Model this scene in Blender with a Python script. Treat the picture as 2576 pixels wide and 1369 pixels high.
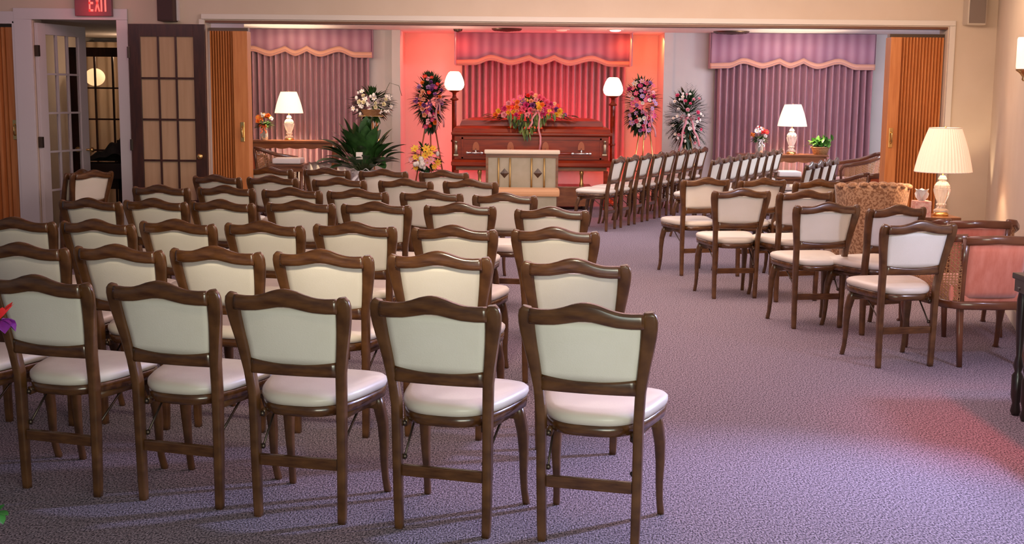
import bpy, bmesh, math, random
from mathutils import Vector, Matrix
from math import sin, cos, pi
R = random.Random(7)
for o in list(bpy.data.objects): bpy.data.objects.remove(o)
SC = bpy.context.scene
COL = SC.collection
# ------------------------------------------------------------------ camera
FPX, PITCH, ROLL, CAMH = 3121.75, 0.1406, 0.0092, 1.5416
F_ = Vector((0, cos(PITCH), -sin(PITCH)))
R0 = Vector((1, 0, 0)); U0 = R0.cross(F_)
RR = R0*cos(ROLL) + U0*sin(ROLL)
UU = -R0*sin(ROLL) + U0*cos(ROLL)
cam = bpy.data.cameras.new('camera'); camo = bpy.data.objects.new('camera', cam); COL.objects.link(camo)
cam.sensor_width = 36; cam.lens = FPX/2576*36; cam.clip_start = .05; cam.clip_end = 100
m3 = Matrix((RR, UU, -F_)).transposed()
camo.matrix_world = Matrix.Translation((0, 0, CAMH)) @ m3.to_4x4()
SC.camera = camo
def ray(px, py):
    return F_ + RR*((px-1288)/FPX) - UU*((py-684.5)/FPX)
def at(px, py, Y):
    d = ray(px, py); t = Y/d.y; return Vector((0, 0, CAMH)) + d*t
def atz(px, py, z):
    d = ray(px, py); t = (z-CAMH)/d.z; return Vector((0, 0, CAMH)) + d*t
# ------------------------------------------------------------------ view, world, lights
SC.view_settings.view_transform = 'Standard'; SC.view_settings.look = 'None'
SC.view_settings.gamma = 1; SC.view_settings.use_curve_mapping = False
SC.view_settings.exposure = 0.0
w = bpy.data.worlds.new('world'); SC.world = w; w.use_nodes = True
w.node_tree.nodes['Background'].inputs[0].default_value = (.50, .52, .62, 1)
w.node_tree.nodes['Background'].inputs[1].default_value = .25
def light(name, kind, loc, power, col, size=.5, size_y=None, aim=None, spot=None, blend=.6):
    l = bpy.data.lights.new(name, kind); l.energy = power; l.color = col
    if kind == 'AREA':
        l.size = size
        if size_y: l.shape = 'RECTANGLE'; l.size_y = size_y
    else: l.shadow_soft_size = size
    if kind == 'SPOT': l.spot_size = math.radians(spot); l.spot_blend = blend
    o = bpy.data.objects.new(name, l); COL.objects.link(o); o.location = loc
    if aim is not None:
        o.rotation_euler = (Vector(aim)-Vector(loc)).to_track_quat('-Z', 'Y').to_euler()
    return o
light('window_light_behind', 'AREA', (.7, .9, 1.3), 42, (.80, 1.0, .90), 2.4, 1.0, aim=(.3, 5, .75))
light('warm_fill_behind', 'AREA', (.8, -1.4, 1.4), 66, (1.0, .84, .60), 2.4, 1.0, aim=(.4, 7, .75))  # added fill, warms the chair backs of the farther rows
light('side_lamp_light', 'POINT', (3.02, 5.85, 1.30), 48, (.62, .68, 1.0), .07)
light('side_lamp_beam', 'SPOT', (3.02, 5.80, 1.75), 600, (.50, .56, 1.0), .07, aim=(.5, 3.9, .2), spot=72, blend=.9)
light('overhead_fill_front', 'AREA', (.9, 6.2, 2.62), 44, (1.0, .58, .60), 2.0, 3.4, aim=(.9, 6.2, 0))  # added pinkish fill from overhead for the carpet, no fixture there
light('overhead_fill_rows', 'SPOT', (-.5, 2.9, 2.6), 420, (1.0, .84, .60), .25, aim=(-.8, 8.2, .5), spot=62, blend=.9)  # extra spot added to brighten the backs of the middle rows
light('overhead_fill_middle', 'AREA', (.8, 9.0, 2.66), 70, (1.0, .78, .70), 3.0, 1.6, aim=(.8, 9.2, 0))  # unseen overhead fill added for the room before the opening
light('wall_fill_right', 'AREA', (2.6, 9.2, 2.66), 34, (1.0, .70, .46), 1.6, .5, aim=(3.1, 11.4, 1.6))  # fill added to lift the right part of the wall, no real fixture
light('wall_fill_middle', 'AREA', (.5, 9.6, 2.66), 26, (1.0, .72, .62), 2.8, .4, aim=(.5, 11.4, 2.3))  # added fill brightening the header over the wide opening
light('wall_fill_left', 'AREA', (-3.6, 9.6, 2.66), 10, (1.0, .58, .66), 1.6, .5, aim=(-3.8, 11.4, 1.2))  # dim pink fill added for the doorway end of the wall
light('ceiling_light_chapel', 'AREA', (.6, 13.8, 2.42), 110, (1.0, .86, .88), 6.0, 2.0, aim=(.6, 13.8, 0))
light('chapel_wash_right', 'AREA', (3.9, 16.6, 2.4), 42, (.84, .76, 1.0), 1.8, .8, aim=(4.0, 18.8, 1.1))
light('chapel_side_fill', 'AREA', (6.6, 15.0, 1.7), 110, (.84, .88, 1.0), 1.2, 1.2, aim=(2.8, 15.4, .7))  # fill added from the right to brighten the side-facing chair backs
light('chapel_wash_left', 'AREA', (-2.8, 16.6, 2.4), 34, (1.0, .78, .66), 1.6, .8, aim=(-2.8, 18.8, 1.0))
light('red_niche_light_left', 'AREA', (-1.15, 18.86, 2.40), 13, (1.0, .10, .05), .7, .12, aim=(-1.2, 19.6, .9))
light('red_niche_light_right', 'AREA', (2.0, 18.86, 2.40), 14, (1.0, .16, .05), .7, .12, aim=(2.1, 19.6, .9))
light('red_uplight_left', 'AREA', (-.9, 18.9, .25), 8, (1.0, .04, .05), 0.9, .12, aim=(-1.0, 19.6, 1.3))
light('red_uplight_right', 'AREA', (1.7, 18.9, .25), 8, (1.0, .07, .03), .9, .12, aim=(1.8, 19.6, 1.3))
light('red_curtain_light', 'AREA', (.4, 18.75, .9), 26, (1.0, .03, .06), 1.6, .12, aim=(.4, 19.5, 1.5))
light('red_valance_spot', 'SPOT', (.4, 16.9, 2.42), 50, (1.0, .20, .20), .05, aim=(.4, 18.7, 1.9), spot=82)
light('red_casket_spot', 'SPOT', (.3, 17.6, 2.42), 150, (1.0, .08, .04), .05, aim=(.3, 17.3, 1.1), spot=95)
light('casket_front_fill', 'SPOT', (.3, 14.7, 2.42), 80, (1.0, .38, .18), .05, aim=(.3, 17.0, .9), spot=60)  # warm fill added to turn the casket front more orange
light('red_glow_right', 'SPOT', (2.9, 4.9, 2.4), 190, (1.0, .05, .04), .1, aim=(2.45, 5.6, 0), spot=46, blend=1.0)
light('upright_wall_glow', 'SPOT', (4.0, 11.0, .55), 18, (1.0, .78, .5), .04, aim=(4.25, 11.25, 2.4), spot=70)
light('backroom_light', 'AREA', (-4.9, 12.7, 2.3), 22, (.92, .84, .98), 1.2, .8, aim=(-4.9, 12.8, 0))
light('backroom_lamp_high', 'POINT', (-4.35, 14.5, 2.0), 7, (1.0, .66, .42), .06)
light('backroom_lamp_low', 'POINT', (-5.3, 14.45, 1.1), 7, (1.0, .66, .45), .06)
# ------------------------------------------------------------------ materials
MATS = {}
def mat(name, col, rough=.6, metal=0, emit=None, es=0, coat=0, trans=0, col2=None, scale=8, stretch=(1, 1, 1), bump=0, bscale=None, spec=.5, sheen=0, alpha=None, thr=(.35, .65), detail=4, ior=None, sss=0):
    if name in MATS: return MATS[name]
    m = bpy.data.materials.new(name); m.use_nodes = True; n = m.node_tree.nodes; L = m.node_tree.links
    b = n['Principled BSDF']
    b.inputs['Base Color'].default_value = (*col, 1); b.inputs['Roughness'].default_value = rough
    b.inputs['Metallic'].default_value = metal; b.inputs['Specular IOR Level'].default_value = spec
    b.inputs['Coat Weight'].default_value = coat; b.inputs['Coat Roughness'].default_value = .12
    b.inputs['Transmission Weight'].default_value = trans; b.inputs['Sheen Weight'].default_value = sheen
    if ior: b.inputs['IOR'].default_value = ior
    if emit: b.inputs['Emission Color'].default_value = (*emit, 1); b.inputs['Emission Strength'].default_value = es
    if alpha is not None: b.inputs['Alpha'].default_value = alpha
    tc = n.new('ShaderNodeTexCoord'); mp = n.new('ShaderNodeMapping'); mp.inputs['Scale'].default_value = stretch
    L.new(tc.outputs['Object'], mp.inputs['Vector'])
    if col2 is not None:
        nz = n.new('ShaderNodeTexNoise'); nz.inputs['Scale'].default_value = scale; nz.inputs['Detail'].default_value = detail
        L.new(mp.outputs[0], nz.inputs['Vector'])
        cr = n.new('ShaderNodeValToRGB'); cr.color_ramp.elements[0].position = thr[0]; cr.color_ramp.elements[1].position = thr[1]
        cr.color_ramp.elements[0].color = (*col, 1); cr.color_ramp.elements[1].color = (*col2, 1)
        L.new(nz.outputs['Fac'], cr.inputs['Fac']); L.new(cr.outputs['Color'], b.inputs['Base Color'])
    if bump:
        nb = n.new('ShaderNodeTexNoise'); nb.inputs['Scale'].default_value = bscale or scale; nb.inputs['Detail'].default_value = 3
        L.new(mp.outputs[0], nb.inputs['Vector'])
        bp = n.new('ShaderNodeBump'); bp.inputs['Strength'].default_value = bump; bp.inputs['Distance'].default_value = .01
        L.new(nb.outputs['Fac'], bp.inputs['Height']); L.new(bp.outputs['Normal'], b.inputs['Normal'])
    MATS[name] = m; return m
WOOD = mat('chair_walnut', (.075, .028, .008), .34, col2=(.145, .060, .019), scale=5, stretch=(3, 3, 3), coat=.35, bump=.03, bscale=60)
WOODX = mat('chair_walnut_rail', (.060, .020, .006), .26, col2=(.135, .054, .016), scale=9, stretch=(1, 4, 5), coat=.6)
VINYL = mat('ivory_vinyl', (.72, .64, .55), .42, col2=(.78, .71, .61), scale=6, coat=.12, bump=.04, bscale=140)
VINYLB = mat('ivory_back_vinyl', (.83, .77, .66), .6, col2=(.88, .82, .72), scale=5, bump=.08, bscale=220)
BRASSD = mat('dark_steel', (.12, .09, .07), .4, .9)
CARPET = mat('carpet', (.055, .045, .060), .95, col2=(.50, .40, .47), scale=150, stretch=(1, .55, 1), bump=.9, bscale=170, spec=.1, thr=(.36, .64), detail=6)
WALL = mat('cream_wall', (.62, .50, .40), .85, col2=(.65, .53, .43), scale=3, bump=.05, bscale=150, spec=.2)
WALLC = mat('chapel_wall', (.60, .55, .52), .85, col2=(.63, .58, .54), scale=3, bump=.05, bscale=150, spec=.2)
TRIM = mat('white_trim', (.70, .62, .56), .5)
CEIL = mat('ceiling_tile', (.70, .66, .64), .9, col2=(.74, .70, .68), scale=30)
DOORW = mat('white_door', (.66, .60, .62), .45)
DOORD = mat('dark_door', (.030, .007, .004), .42, col2=(.055, .014, .007), scale=6, stretch=(6, 6, 1), coat=.1)
ACC = mat('accordion_vinyl', (.52, .17, .045), .5, col2=(.62, .23, .07), scale=6, stretch=(8, 8, .6), bump=.05)
ACCD = mat('track_brown', (.16, .06, .03), .45)
GLASS = mat('window_glass', (.95, .95, .95), .02, trans=1, ior=1.05)
CRYSTAL = mat('cut_crystal', (.98, .97, .95), .08, trans=.75, ior=1.45, emit=(1, .9, .8), es=0.0)
BRASS = mat('brass', (.75, .50, .20), .28, 1)
DRAPE = mat('mauve_drape', (.40, .18, .21), .75, col2=(.45, .235, .27), scale=40, stretch=(1, 1, .15), sheen=.4)
BLACK = mat('black_cloth', (.012, .010, .011), .8, col2=(.03, .024, .022), scale=10)
BLACKW = mat('black_wood', (.02, .010, .008), .35, coat=.3)
CHERRY = mat('cherry_casket', (.18, .016, .004), .28, col2=(.29, .034, .007), scale=5, stretch=(.6, 4, 4), coat=.1, spec=.3)
WOODT = mat('table_wood', (.15, .048, .018), .3, col2=(.23, .085, .03), scale=5, stretch=(1, 4, 4), coat=.4)
VELVET = mat('salmon_velvet', (.62, .16, .085), .8, col2=(.72, .23, .14), scale=30, stretch=(1, 1, .25), sheen=.8)
VELVETO = mat('orange_velvet', (.55, .10, .025), .8, sheen=.6)
CHAIRW = mat('armchair_wood', (.10, .030, .012), .28, col2=(.17, .055, .02), scale=8, coat=.5)
LEAF = mat('leaf_green', (.018, .055, .012), .42, col2=(.035, .11, .02), scale=12)
LEAFD = mat('leaf_dark', (.015, .035, .012), .5, col2=(.03, .07, .02), scale=14)
LEAFY = mat('leaf_light', (.10, .19, .03), .5, col2=(.16, .24, .05), scale=14)
STEM = mat('stem', (.07, .09, .03), .6)
RIBP = mat('pink_ribbon', (.68, .27, .29), .4)
RIBW = mat('white_ribbon', (.80, .74, .70), .4)
RIBO = mat('orange_ribbon', (.85, .14, .03), .4)
WICKER = mat('wicker', (.30, .14, .05), .7, col2=(.42, .22, .09), scale=60, bump=.5, bscale=80)
POT = mat('pot_foil', (.70, .64, .60), .35)
PAPER = mat('card_paper', (.80, .70, .60), .8)
METALW = mat('heater_metal', (.36, .31, .34), .5)
SPKG = mat('speaker_grille', (.20, .15, .13), .7, col2=(.24, .18, .15), scale=300)
SPKW = mat('speaker_case', (.55, .46, .38), .5)
SPKB = mat('speaker_brown', (.06, .02, .015), .6)
FLC = {}
def fl(name, c, c2=None):
    return mat('petal_'+name, c, .55, col2=c2 or tuple(min(1, x*1.25+.01) for x in c), scale=30)
PINK = fl('pink', (.80, .13, .25)); LPINK = fl('light_pink', (.85, .38, .42)); MAG = fl('magenta', (.62, .04, .20)); PURP = fl('purple', (.20, .05, .22))
LAV = fl('lavender', (.48, .26, .50)); ORG = fl('orange', (.90, .22, .03)); YEL = fl('yellow', (.85, .52, .04)); WHT = fl('white', (.80, .74, .66)); RED = fl('red', (.75, .02, .015)); PEACH = fl('peach', (.85, .40, .24))
CREAM = fl('cream', (.78, .70, .45))
# valance: soft vertical stripes woven in the cloth
def stripes():
    m = mat('valance_stripe', (.45, .26, .30), .8, sheen=.3); n = m.node_tree.nodes; L = m.node_tree.links
    tc = n.new('ShaderNodeTexCoord'); wv = n.new('ShaderNodeTexWave'); wv.inputs['Scale'].default_value = 2.0; wv.inputs['Distortion'].default_value = .3
    wv.bands_direction = 'X'; L.new(tc.outputs['Object'], wv.inputs['Vector'])
    cr = n.new('ShaderNodeValToRGB'); cr.color_ramp.elements[0].color = (.34, .15, .21, 1); cr.color_ramp.elements[1].color = (.46, .25, .31, 1)
    L.new(wv.outputs['Color'], cr.inputs[0]); L.new(cr.outputs[0], n['Principled BSDF'].inputs['Base Color']); return m
VALM = stripes()
VALT = mat('valance_trim', (.72, .36, .24), .7)
def floral():
    m = mat('floral_damask', (.40, .22, .12), .85, col2=(.20, .085, .035), scale=55, sheen=.2, thr=(.46, .56), detail=5, bump=.2, bscale=30); return m
FLOR = floral()
def cane_mat():
    m = mat('woven_cane', (.42, .20, .08), .55); n = m.node_tree.nodes; L = m.node_tree.links; return m
CANE = cane_mat()
def shade_mat(name, col, s):
    m = bpy.data.materials.new(name); m.use_nodes = True; n = m.node_tree.nodes; b = n['Principled BSDF']
    b.inputs['Base Color'].default_value = (.80, .62, .50, 1); b.inputs['Roughness'].default_value = .8
    b.inputs['Emission Color'].default_value = (*col, 1); b.inputs['Emission Strength'].default_value = s
    return m
SHADE = shade_mat('lamp_shade_lit', (1.0, .62, .42), .50)
SHADEB = shade_mat('lamp_shade_bright', (1.0, .80, .58), 1.0)
GLOBE = shade_mat('lamp_globe_lit', (1.0, .88, .72), 1.4)
SPOTL = shade_mat('recessed_lamp_lit', (1.0, .92, .95), 3)
EXITL = shade_mat('exit_letter_lit', (1.0, .02, .02), .9)
EXITB = mat('exit_housing', (.20, .07, .09), .5)
# ------------------------------------------------------------------ mesh builder
class MB:
    def __init__(s): s.v = []; s.f = []; s.sm = []
    def add(s, vs, fs, smooth=False):
        k = len(s.v); s.v += [tuple(x) for x in vs]; s.f += [tuple(i+k for i in f) for f in fs]; s.sm += [smooth]*len(fs); return s
    def box(s, c, d, rz=0, rx=0, bev=0):
        x, y, z = d[0]/2, d[1]/2, d[2]/2
        if bev:
            b = min(bev, x*.9, y*.9, z*.9); bm = bmesh.new(); bmesh.ops.create_cube(bm, size=1)
            for v in bm.verts: v.co = (v.co.x*2*x, v.co.y*2*y, v.co.z*2*z)
            bmesh.ops.bevel(bm, geom=bm.edges[:], offset=b, segments=2, profile=.7, affect='EDGES')
            vs = [v.co.copy() for v in bm.verts]; fs = [[v.index for v in f.verts] for f in bm.faces]; bm.free()
        else:
            vs = [Vector((a, b_, c_)) for a in (-x, x) for b_ in (-y, y) for c_ in (-z, z)]
            fs = [(0, 1, 3, 2), (4, 6, 7, 5), (0, 4, 5, 1), (2, 3, 7, 6), (0, 2, 6, 4), (1, 5, 7, 3)]
        M = Matrix.Translation(c) @ Matrix.Rotation(rz, 4, 'Z') @ Matrix.Rotation(rx, 4, 'X')
        return s.add([M @ v for v in vs], fs, False)
    def bx(s, x0, x1, y0, y1, z0, z1, bev=0):
        return s.box(((x0+x1)/2, (y0+y1)/2, (z0+z1)/2), (abs(x1-x0), abs(y1-y0), abs(z1-z0)), bev=bev)
    def sweep(s, path, size, n=10, e=4.0, up=(0, 1, 0), cap=True, smooth=True):
        """path of points; size = list of (w, d) full widths; superellipse section"""
        P = [Vector(p) for p in path]; N = len(P); rings = []
        if not isinstance(size, list): size = [size]*N
        for i, p in enumerate(P):
            t = (P[min(i+1, N-1)]-P[max(i-1, 0)]).normalized(); u = Vector(up)
            a = u.cross(t)
            if a.length < 1e-4: a = Vector((1, 0, 0)).cross(t)
            a.normalize(); b = t.cross(a).normalized(); w_, d_ = size[i]
            r = []
            for k in range(n):
                th = 2*pi*(k+.5)/n; c_, s_ = cos(th), sin(th)
                r.append(p + a*(w_/2*math.copysign(abs(c_)**(2/e), c_)) + b*(d_/2*math.copysign(abs(s_)**(2/e), s_)))
            rings.append(r)
        vs = [q for r in rings for q in r]; fs = []
        for i in range(N-1):
            for k in range(n): fs.append((i*n+k, i*n+(k+1) % n, (i+1)*n+(k+1) % n, (i+1)*n+k))
        if cap: fs.append(tuple(range(n))[::-1]); fs.append(tuple((N-1)*n+k for k in range(n)))
        return s.add(vs, fs, smooth)
    def tube(s, path, r, n=8):
        rr = [(2*x, 2*x) for x in r] if isinstance(r, (list, tuple)) else (2*r, 2*r)
        return s.sweep(path, rr, n, 2.0, up=(.13, .31, .94))
    def lathe(s, prof, c=(0, 0, 0), n=20, flute=0, nf=0, smooth=True, cap=False):
        vs = []; fs = []; C = Vector(c)
        for r, z in prof:
            for k in range(n):
                a = 2*pi*k/n; q = r*(1+flute*(1 if k % 2 else -1)) if flute else r
                vs.append(C+Vector((q*cos(a), q*sin(a), z)))
        for i in range(len(prof)-1):
            for k in range(n): fs.append((i*n+k, i*n+(k+1) % n, (i+1)*n+(k+1) % n, (i+1)*n+k))
        if cap: fs.append(tuple(range(n))[::-1]); fs.append(tuple((len(prof)-1)*n+k for k in range(n)))
        return s.add(vs, fs, smooth)
    def grid(s, fn, nu, nv, smooth=True, closed=False):
        vs = [fn(i/nu, j/nv) for i in range(nu+1) for j in range(nv+1)]
        fs = [(i*(nv+1)+j, (i+1)*(nv+1)+j, (i+1)*(nv+1)+j+1, i*(nv+1)+j+1) for i in range(nu) for j in range(nv)]
        return s.add(vs, fs, smooth)
    def slab(s, fn, nu, nv, th, smooth=True):
        """surface fn(u,v)->point, given thickness along +th vector"""
        T = Vector(th); n0 = (nu+1)*(nv+1)
        vs = [Vector(fn(i/nu, j/nv)) for i in range(nu+1) for j in range(nv+1)]; vs2 = [v+T for v in vs]
        I = lambda i, j: i*(nv+1)+j
        fs = [(I(i, j), I(i+1, j), I(i+1, j+1), I(i, j+1)) for i in range(nu) for j in range(nv)]
        fs += [tuple(n0+k for k in f)[::-1] for f in list(fs)]
        for i in range(nu):
            fs.append((I(i, 0), n0+I(i, 0), n0+I(i+1, 0), I(i+1, 0))); fs.append((I(i, nv), I(i+1, nv), n0+I(i+1, nv), n0+I(i, nv)))
        for j in range(nv):
            fs.append((I(0, j), I(0, j+1), n0+I(0, j+1), n0+I(0, j))); fs.append((I(nu, j), n0+I(nu, j), n0+I(nu, j+1), I(nu, j+1)))
        return s.add(vs+vs2, fs, smooth)
    def poly(s, pts, y0, y1):
        """outline in xz extruded between y0,y1"""
        n = len(pts); vs = [(x, y0, z) for x, z in pts]+[(x, y1, z) for x, z in pts]
        fs = [tuple(range(n)), tuple(range(n, 2*n))[::-1]]+[(i, n+i, n+(i+1) % n, (i+1) % n) for i in range(n)]
        return s.add(vs, fs)
    def ball(s, c, r, seg=8, rings=5, sq=(1, 1, 1), jit=0):
        C = Vector(c); vs = []; fs = []
        for i in range(rings+1):
            ph = pi*i/rings
            for k in range(seg):
                a = 2*pi*k/seg; q = r*(1+R.uniform(-jit, jit))
                vs.append(C+Vector((q*sin(ph)*cos(a)*sq[0], q*sin(ph)*sin(a)*sq[1], q*cos(ph)*sq[2])))
        for i in range(rings):
            for k in range(seg): fs.append((i*seg+k, i*seg+(k+1) % seg, (i+1)*seg+(k+1) % seg, (i+1)*seg+k))
        return s.add(vs, fs, True)
    def leaf(s, p, d, L, w, droop=.3, n=5, fold=.25, up=(0, 0, 1)):
        p = Vector(p); d = Vector(d).normalized(); side = d.cross(Vector(up))
        if side.length < .05: side = d.cross(Vector((1, 0, 0)))
        side.normalize(); nn = side.cross(d).normalized(); vs = []; fs = []; q = p.copy(); dd = d.copy()
        for i in range(n+1):
            t = i/n; ww = w*(sin(pi*min(1, t*.93+.07))**.8)/2
            vs += [q-side*ww+nn*(ww*fold), q.copy(), q+side*ww+nn*(ww*fold)]
            dd = (dd+Vector((0, 0, -droop/n))).normalized(); q = q+dd*(L/n)
        for i in range(n):
            a = 3*i; fs += [(a, a+1, a+4, a+3), (a+1, a+2, a+5, a+4)]
        return s.add(vs, fs, True)
    def build(s, name, m, parent=None, loc=(0, 0, 0), rz=0):
        me = bpy.data.meshes.new(name); me.from_pydata([tuple(v) for v in s.v], [], s.f)
        me.polygons.foreach_set('use_smooth', s.sm); me.update()
        bm = bmesh.new(); bm.from_mesh(me); bmesh.ops.recalc_face_normals(bm, faces=bm.faces[:]); bm.to_mesh(me); bm.free()
        if any(s.sm) and not all(s.sm): pass
        me.materials.append(m)
        o = bpy.data.objects.new(name, me); COL.objects.link(o); o.location = loc; o.rotation_euler = (0, 0, rz)
        if parent is not None: o.parent = parent
        return o
def tag(o, label=None, cat=None, group=None, kind=None):
    if label: o['label'] = label
    if cat: o['category'] = cat
    if group: o['group'] = group
    if kind: o['kind'] = kind
    return o
def thing(name, label, cat, loc=(0, 0, 0), rz=0, group=None):
    o = bpy.data.objects.new(name, None); COL.objects.link(o); o.empty_display_size = .1
    o.location = loc; o.rotation_euler = (0, 0, rz); return tag(o, label, cat, group)
def copy_tree(o, parent=None):
    c = o.copy(); COL.objects.link(c)
    if parent is not None: c.parent = parent
    for ch in list(o.children): copy_tree(ch, c)
    return c
def struct(name, mb, m, parent=None): 
    o = mb.build(name, m, parent)
    if parent is None: o['kind'] = 'structure'
    return o
def lerp(a, b, t): return a+(b-a)*t
def interp(tab, x):
    for (x0, y0), (x1, y1) in zip(tab, tab[1:]):
        if x <= x1: return lerp(y0, y1, (x-x0)/(x1-x0))
    return tab[-1][1]
def smooth_interp(tab, x):
    for (x0, y0), (x1, y1) in zip(tab, tab[1:]):
        if x <= x1:
            t = (x-x0)/(x1-x0); t = t*t*(3-2*t); return lerp(y0, y1, t)
    return tab[-1][1]
# ------------------------------------------------------------------ structure
WY, YB, NB = 11.4, 18.8, 19.6          # opening wall, chapel back wall, niche back
CZ = at(1288, 79, YB).z
LH = at(1288, 64, WY).z                # head of the wide opening
XL, XR = at(522, 300, WY).x, at(2372, 300, WY).x
struct('floor', MB().bx(-7, 7, -2, 20, -.06, 0), CARPET)
FCZ = 2.75
struct('ceiling', MB().bx(-7, 5.2, 1.5, WY, FCZ, FCZ+.06), CEIL)
struct('ceiling_chapel', MB().bx(-5.2, 7, WY+.22, 20, CZ, CZ+.06), CEIL)
# wall holding the wide opening and the doorway on the left
xd0, xd1 = at(92, 300, WY).x, at(303, 300, WY).x     # doorway
xa1 = at(43, 300, WY).x                                # accordion opening far left
DH = at(200, 52, WY).z
wm = MB()
wm.bx(-7, 5.2, WY, WY+.22, LH+.02, FCZ)
wm.bx(xd1, XL, WY, WY+.22, 0, LH+.02); wm.bx(XR, 5.2, WY, WY+.22, 0, LH+.02)
wm.bx(xa1, xd0, WY, WY+.22, 0, LH+.02)
struct('wall_front', wm, WALL)
ct = at(1288, 42, WY).z
tm = MB(); tm.bx(XL-.03, XR+.06, WY-.03, WY-.002, LH+.03, ct, bev=.006)
struct('trim_1', tm, TRIM)
tm = MB(); tm.bx(XR+.01, XR+.06, WY-.025, WY-.002, 0, LH+.028); struct('trim_2', tm, TRIM)
tm = MB(); tm.bx(XL-.05, XL-.005, WY-.025, WY-.002, 0, LH+.028); struct('trim_3', tm, TRIM)
tk = MB(); tk.bx(XL, XR, WY+.03, WY+.19, LH+.002, LH+.018); tk.bx(XL, XR, WY+.0, WY+.03, LH, LH+.018); struct('trim_4', tk, ACCD)
# doorway casing
dz = at(200, 50, WY).z
dc = MB(); dc.bx(xd0-.16, xd0, WY-.03, WY-.002, 0, dz, bev=.006); dc.bx(xd1, xd1+.10, WY-.03, WY-.002, 0, dz, bev=.006); dc.bx(xd0-.16, xd1+.10, WY-.03, WY-.002, dz, dz+.10, bev=.006)
struct('trim_5', dc, DOORW)
dc = MB(); dc.bx(xa1, xa1+.12, WY-.028, WY-.002, 0, LH, bev=.006); dc.bx(-7, xa1+.12, WY-.028, WY-.002, at(20, 60, WY).z, at(20, 60, WY).z+.11, bev=.006); struct('trim_6', dc, DOORW)
# right wall
def wallseg(mb, a, b, z0, z1, th=.15, side=1):
    a = Vector((*a, 0)); b = Vector((*b, 0)); d = (b-a); n = Vector((d.y, -d.x, 0)).normalized()*th*side
    vs = [Vector((p.x, p.y, z)) for z in (z0, z1) for p in (a, b, b+n, a+n)]
    mb.add(vs, [(0, 1, 2, 3), (4, 7, 6, 5), (0, 4, 5, 1), (1, 5, 6, 2), (2, 6, 7, 3), (3, 7, 4, 0)]); return mb
CORN = (at(2478, 550, WY).x, WY)
wr = MB(); wallseg(wr, (3.32, 2.5), (3.32, 7.9), 0, FCZ); wallseg(wr, (3.32, 7.9), CORN, 0, FCZ); struct('wall_right', wr, WALL)
br = MB(); wallseg(br, (3.305, 2.6), (3.305, 7.88), 0, .11, .012); wallseg(br, (3.305, 7.9), (CORN[0]-.02, WY-.03), 0, .11, .012); struct('baseboard_right', br, TRIM)
bf = MB(); bf.bx(XR+.07, CORN[0]-.02, WY-.015, WY-.002, 0, .11); struct('baseboard_front', bf, TRIM)
# chapel shell
NX0, NX1 = at(1008, 250, YB).x, at(1667, 250, YB).x
wb = MB(); wb.bx(-5.2, NX0, YB, YB+.95, 0, CZ); wb.bx(NX1, 6.9, YB, YB+.95, 0, CZ); wb.bx(NX0, NX1, NB, NB+.15, 0, CZ)
struct('wall_chapel', wb, WALLC)
struct('wall_chapel_left', MB().bx(-5.3, -5.2, WY+.22, 19.3, 0, CZ), WALLC)
struct('wall_chapel_right', MB().bx(6.9, 7.0, WY+.22, 19.3, 0, CZ), WALLC)
px0, px1 = at(986, 250, YB-.1).x, at(1007, 250, YB-.1).x
struct('trim_7', MB().bx(px0, px1, YB-.1, YB, 0, CZ), WALLC)
px0, px1 = at(1668, 250, YB-.04).x, at(1690, 250, YB-.04).x
struct('trim_8', MB().bx(px0, px1, YB-.04, YB, 0, CZ), WALLC)
# baseboard heaters under the curtains
def heater(x0, x1, y, h, lab):
    t = thing('baseboard_heater', lab, 'heater', ((x0+x1)/2, y, 0), 0, 'baseboard heaters')
    w_ = (x1-x0)/2
    MB().bx(-w_, w_, -.07, 0, .03, h, bev=.01).bx(-w_, w_, -.05, 0, 0, .03).build('body', METALW, t)
    g = MB()
    for k in range(3): g.bx(-w_+.02, w_-.02, -.078, -.068, h*.45+k*.035, h*.45+k*.035+.012)
    g.build('grille', BRASSD, t); return t
heater(at(560, 400, YB).x, at(930, 400, YB).x, YB, .22, 'grey baseboard heater under the left mauve curtain')
heater(at(1800, 400, YB).x, at(2230, 400, YB).x, YB, .22, 'grey baseboard heater under the right mauve curtain')
# back room seen through the doorway
br_ = MB(); br_.bx(-7, -3.36, 15.6, 15.7, 0, 2.6); br_.bx(-3.46, -3.36, WY+.22, 15.6, 0, 2.6) 
struct('wall_back_room', br_, mat('back_room_wall', (.62, .56, .58), .8))
struct('ceiling_back_room', MB().bx(-7, -3.46, WY+.22, 15.6, at(200, 95, 14.0).z+.06, at(200, 95, 14.0).z+.12), CEIL)
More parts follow.
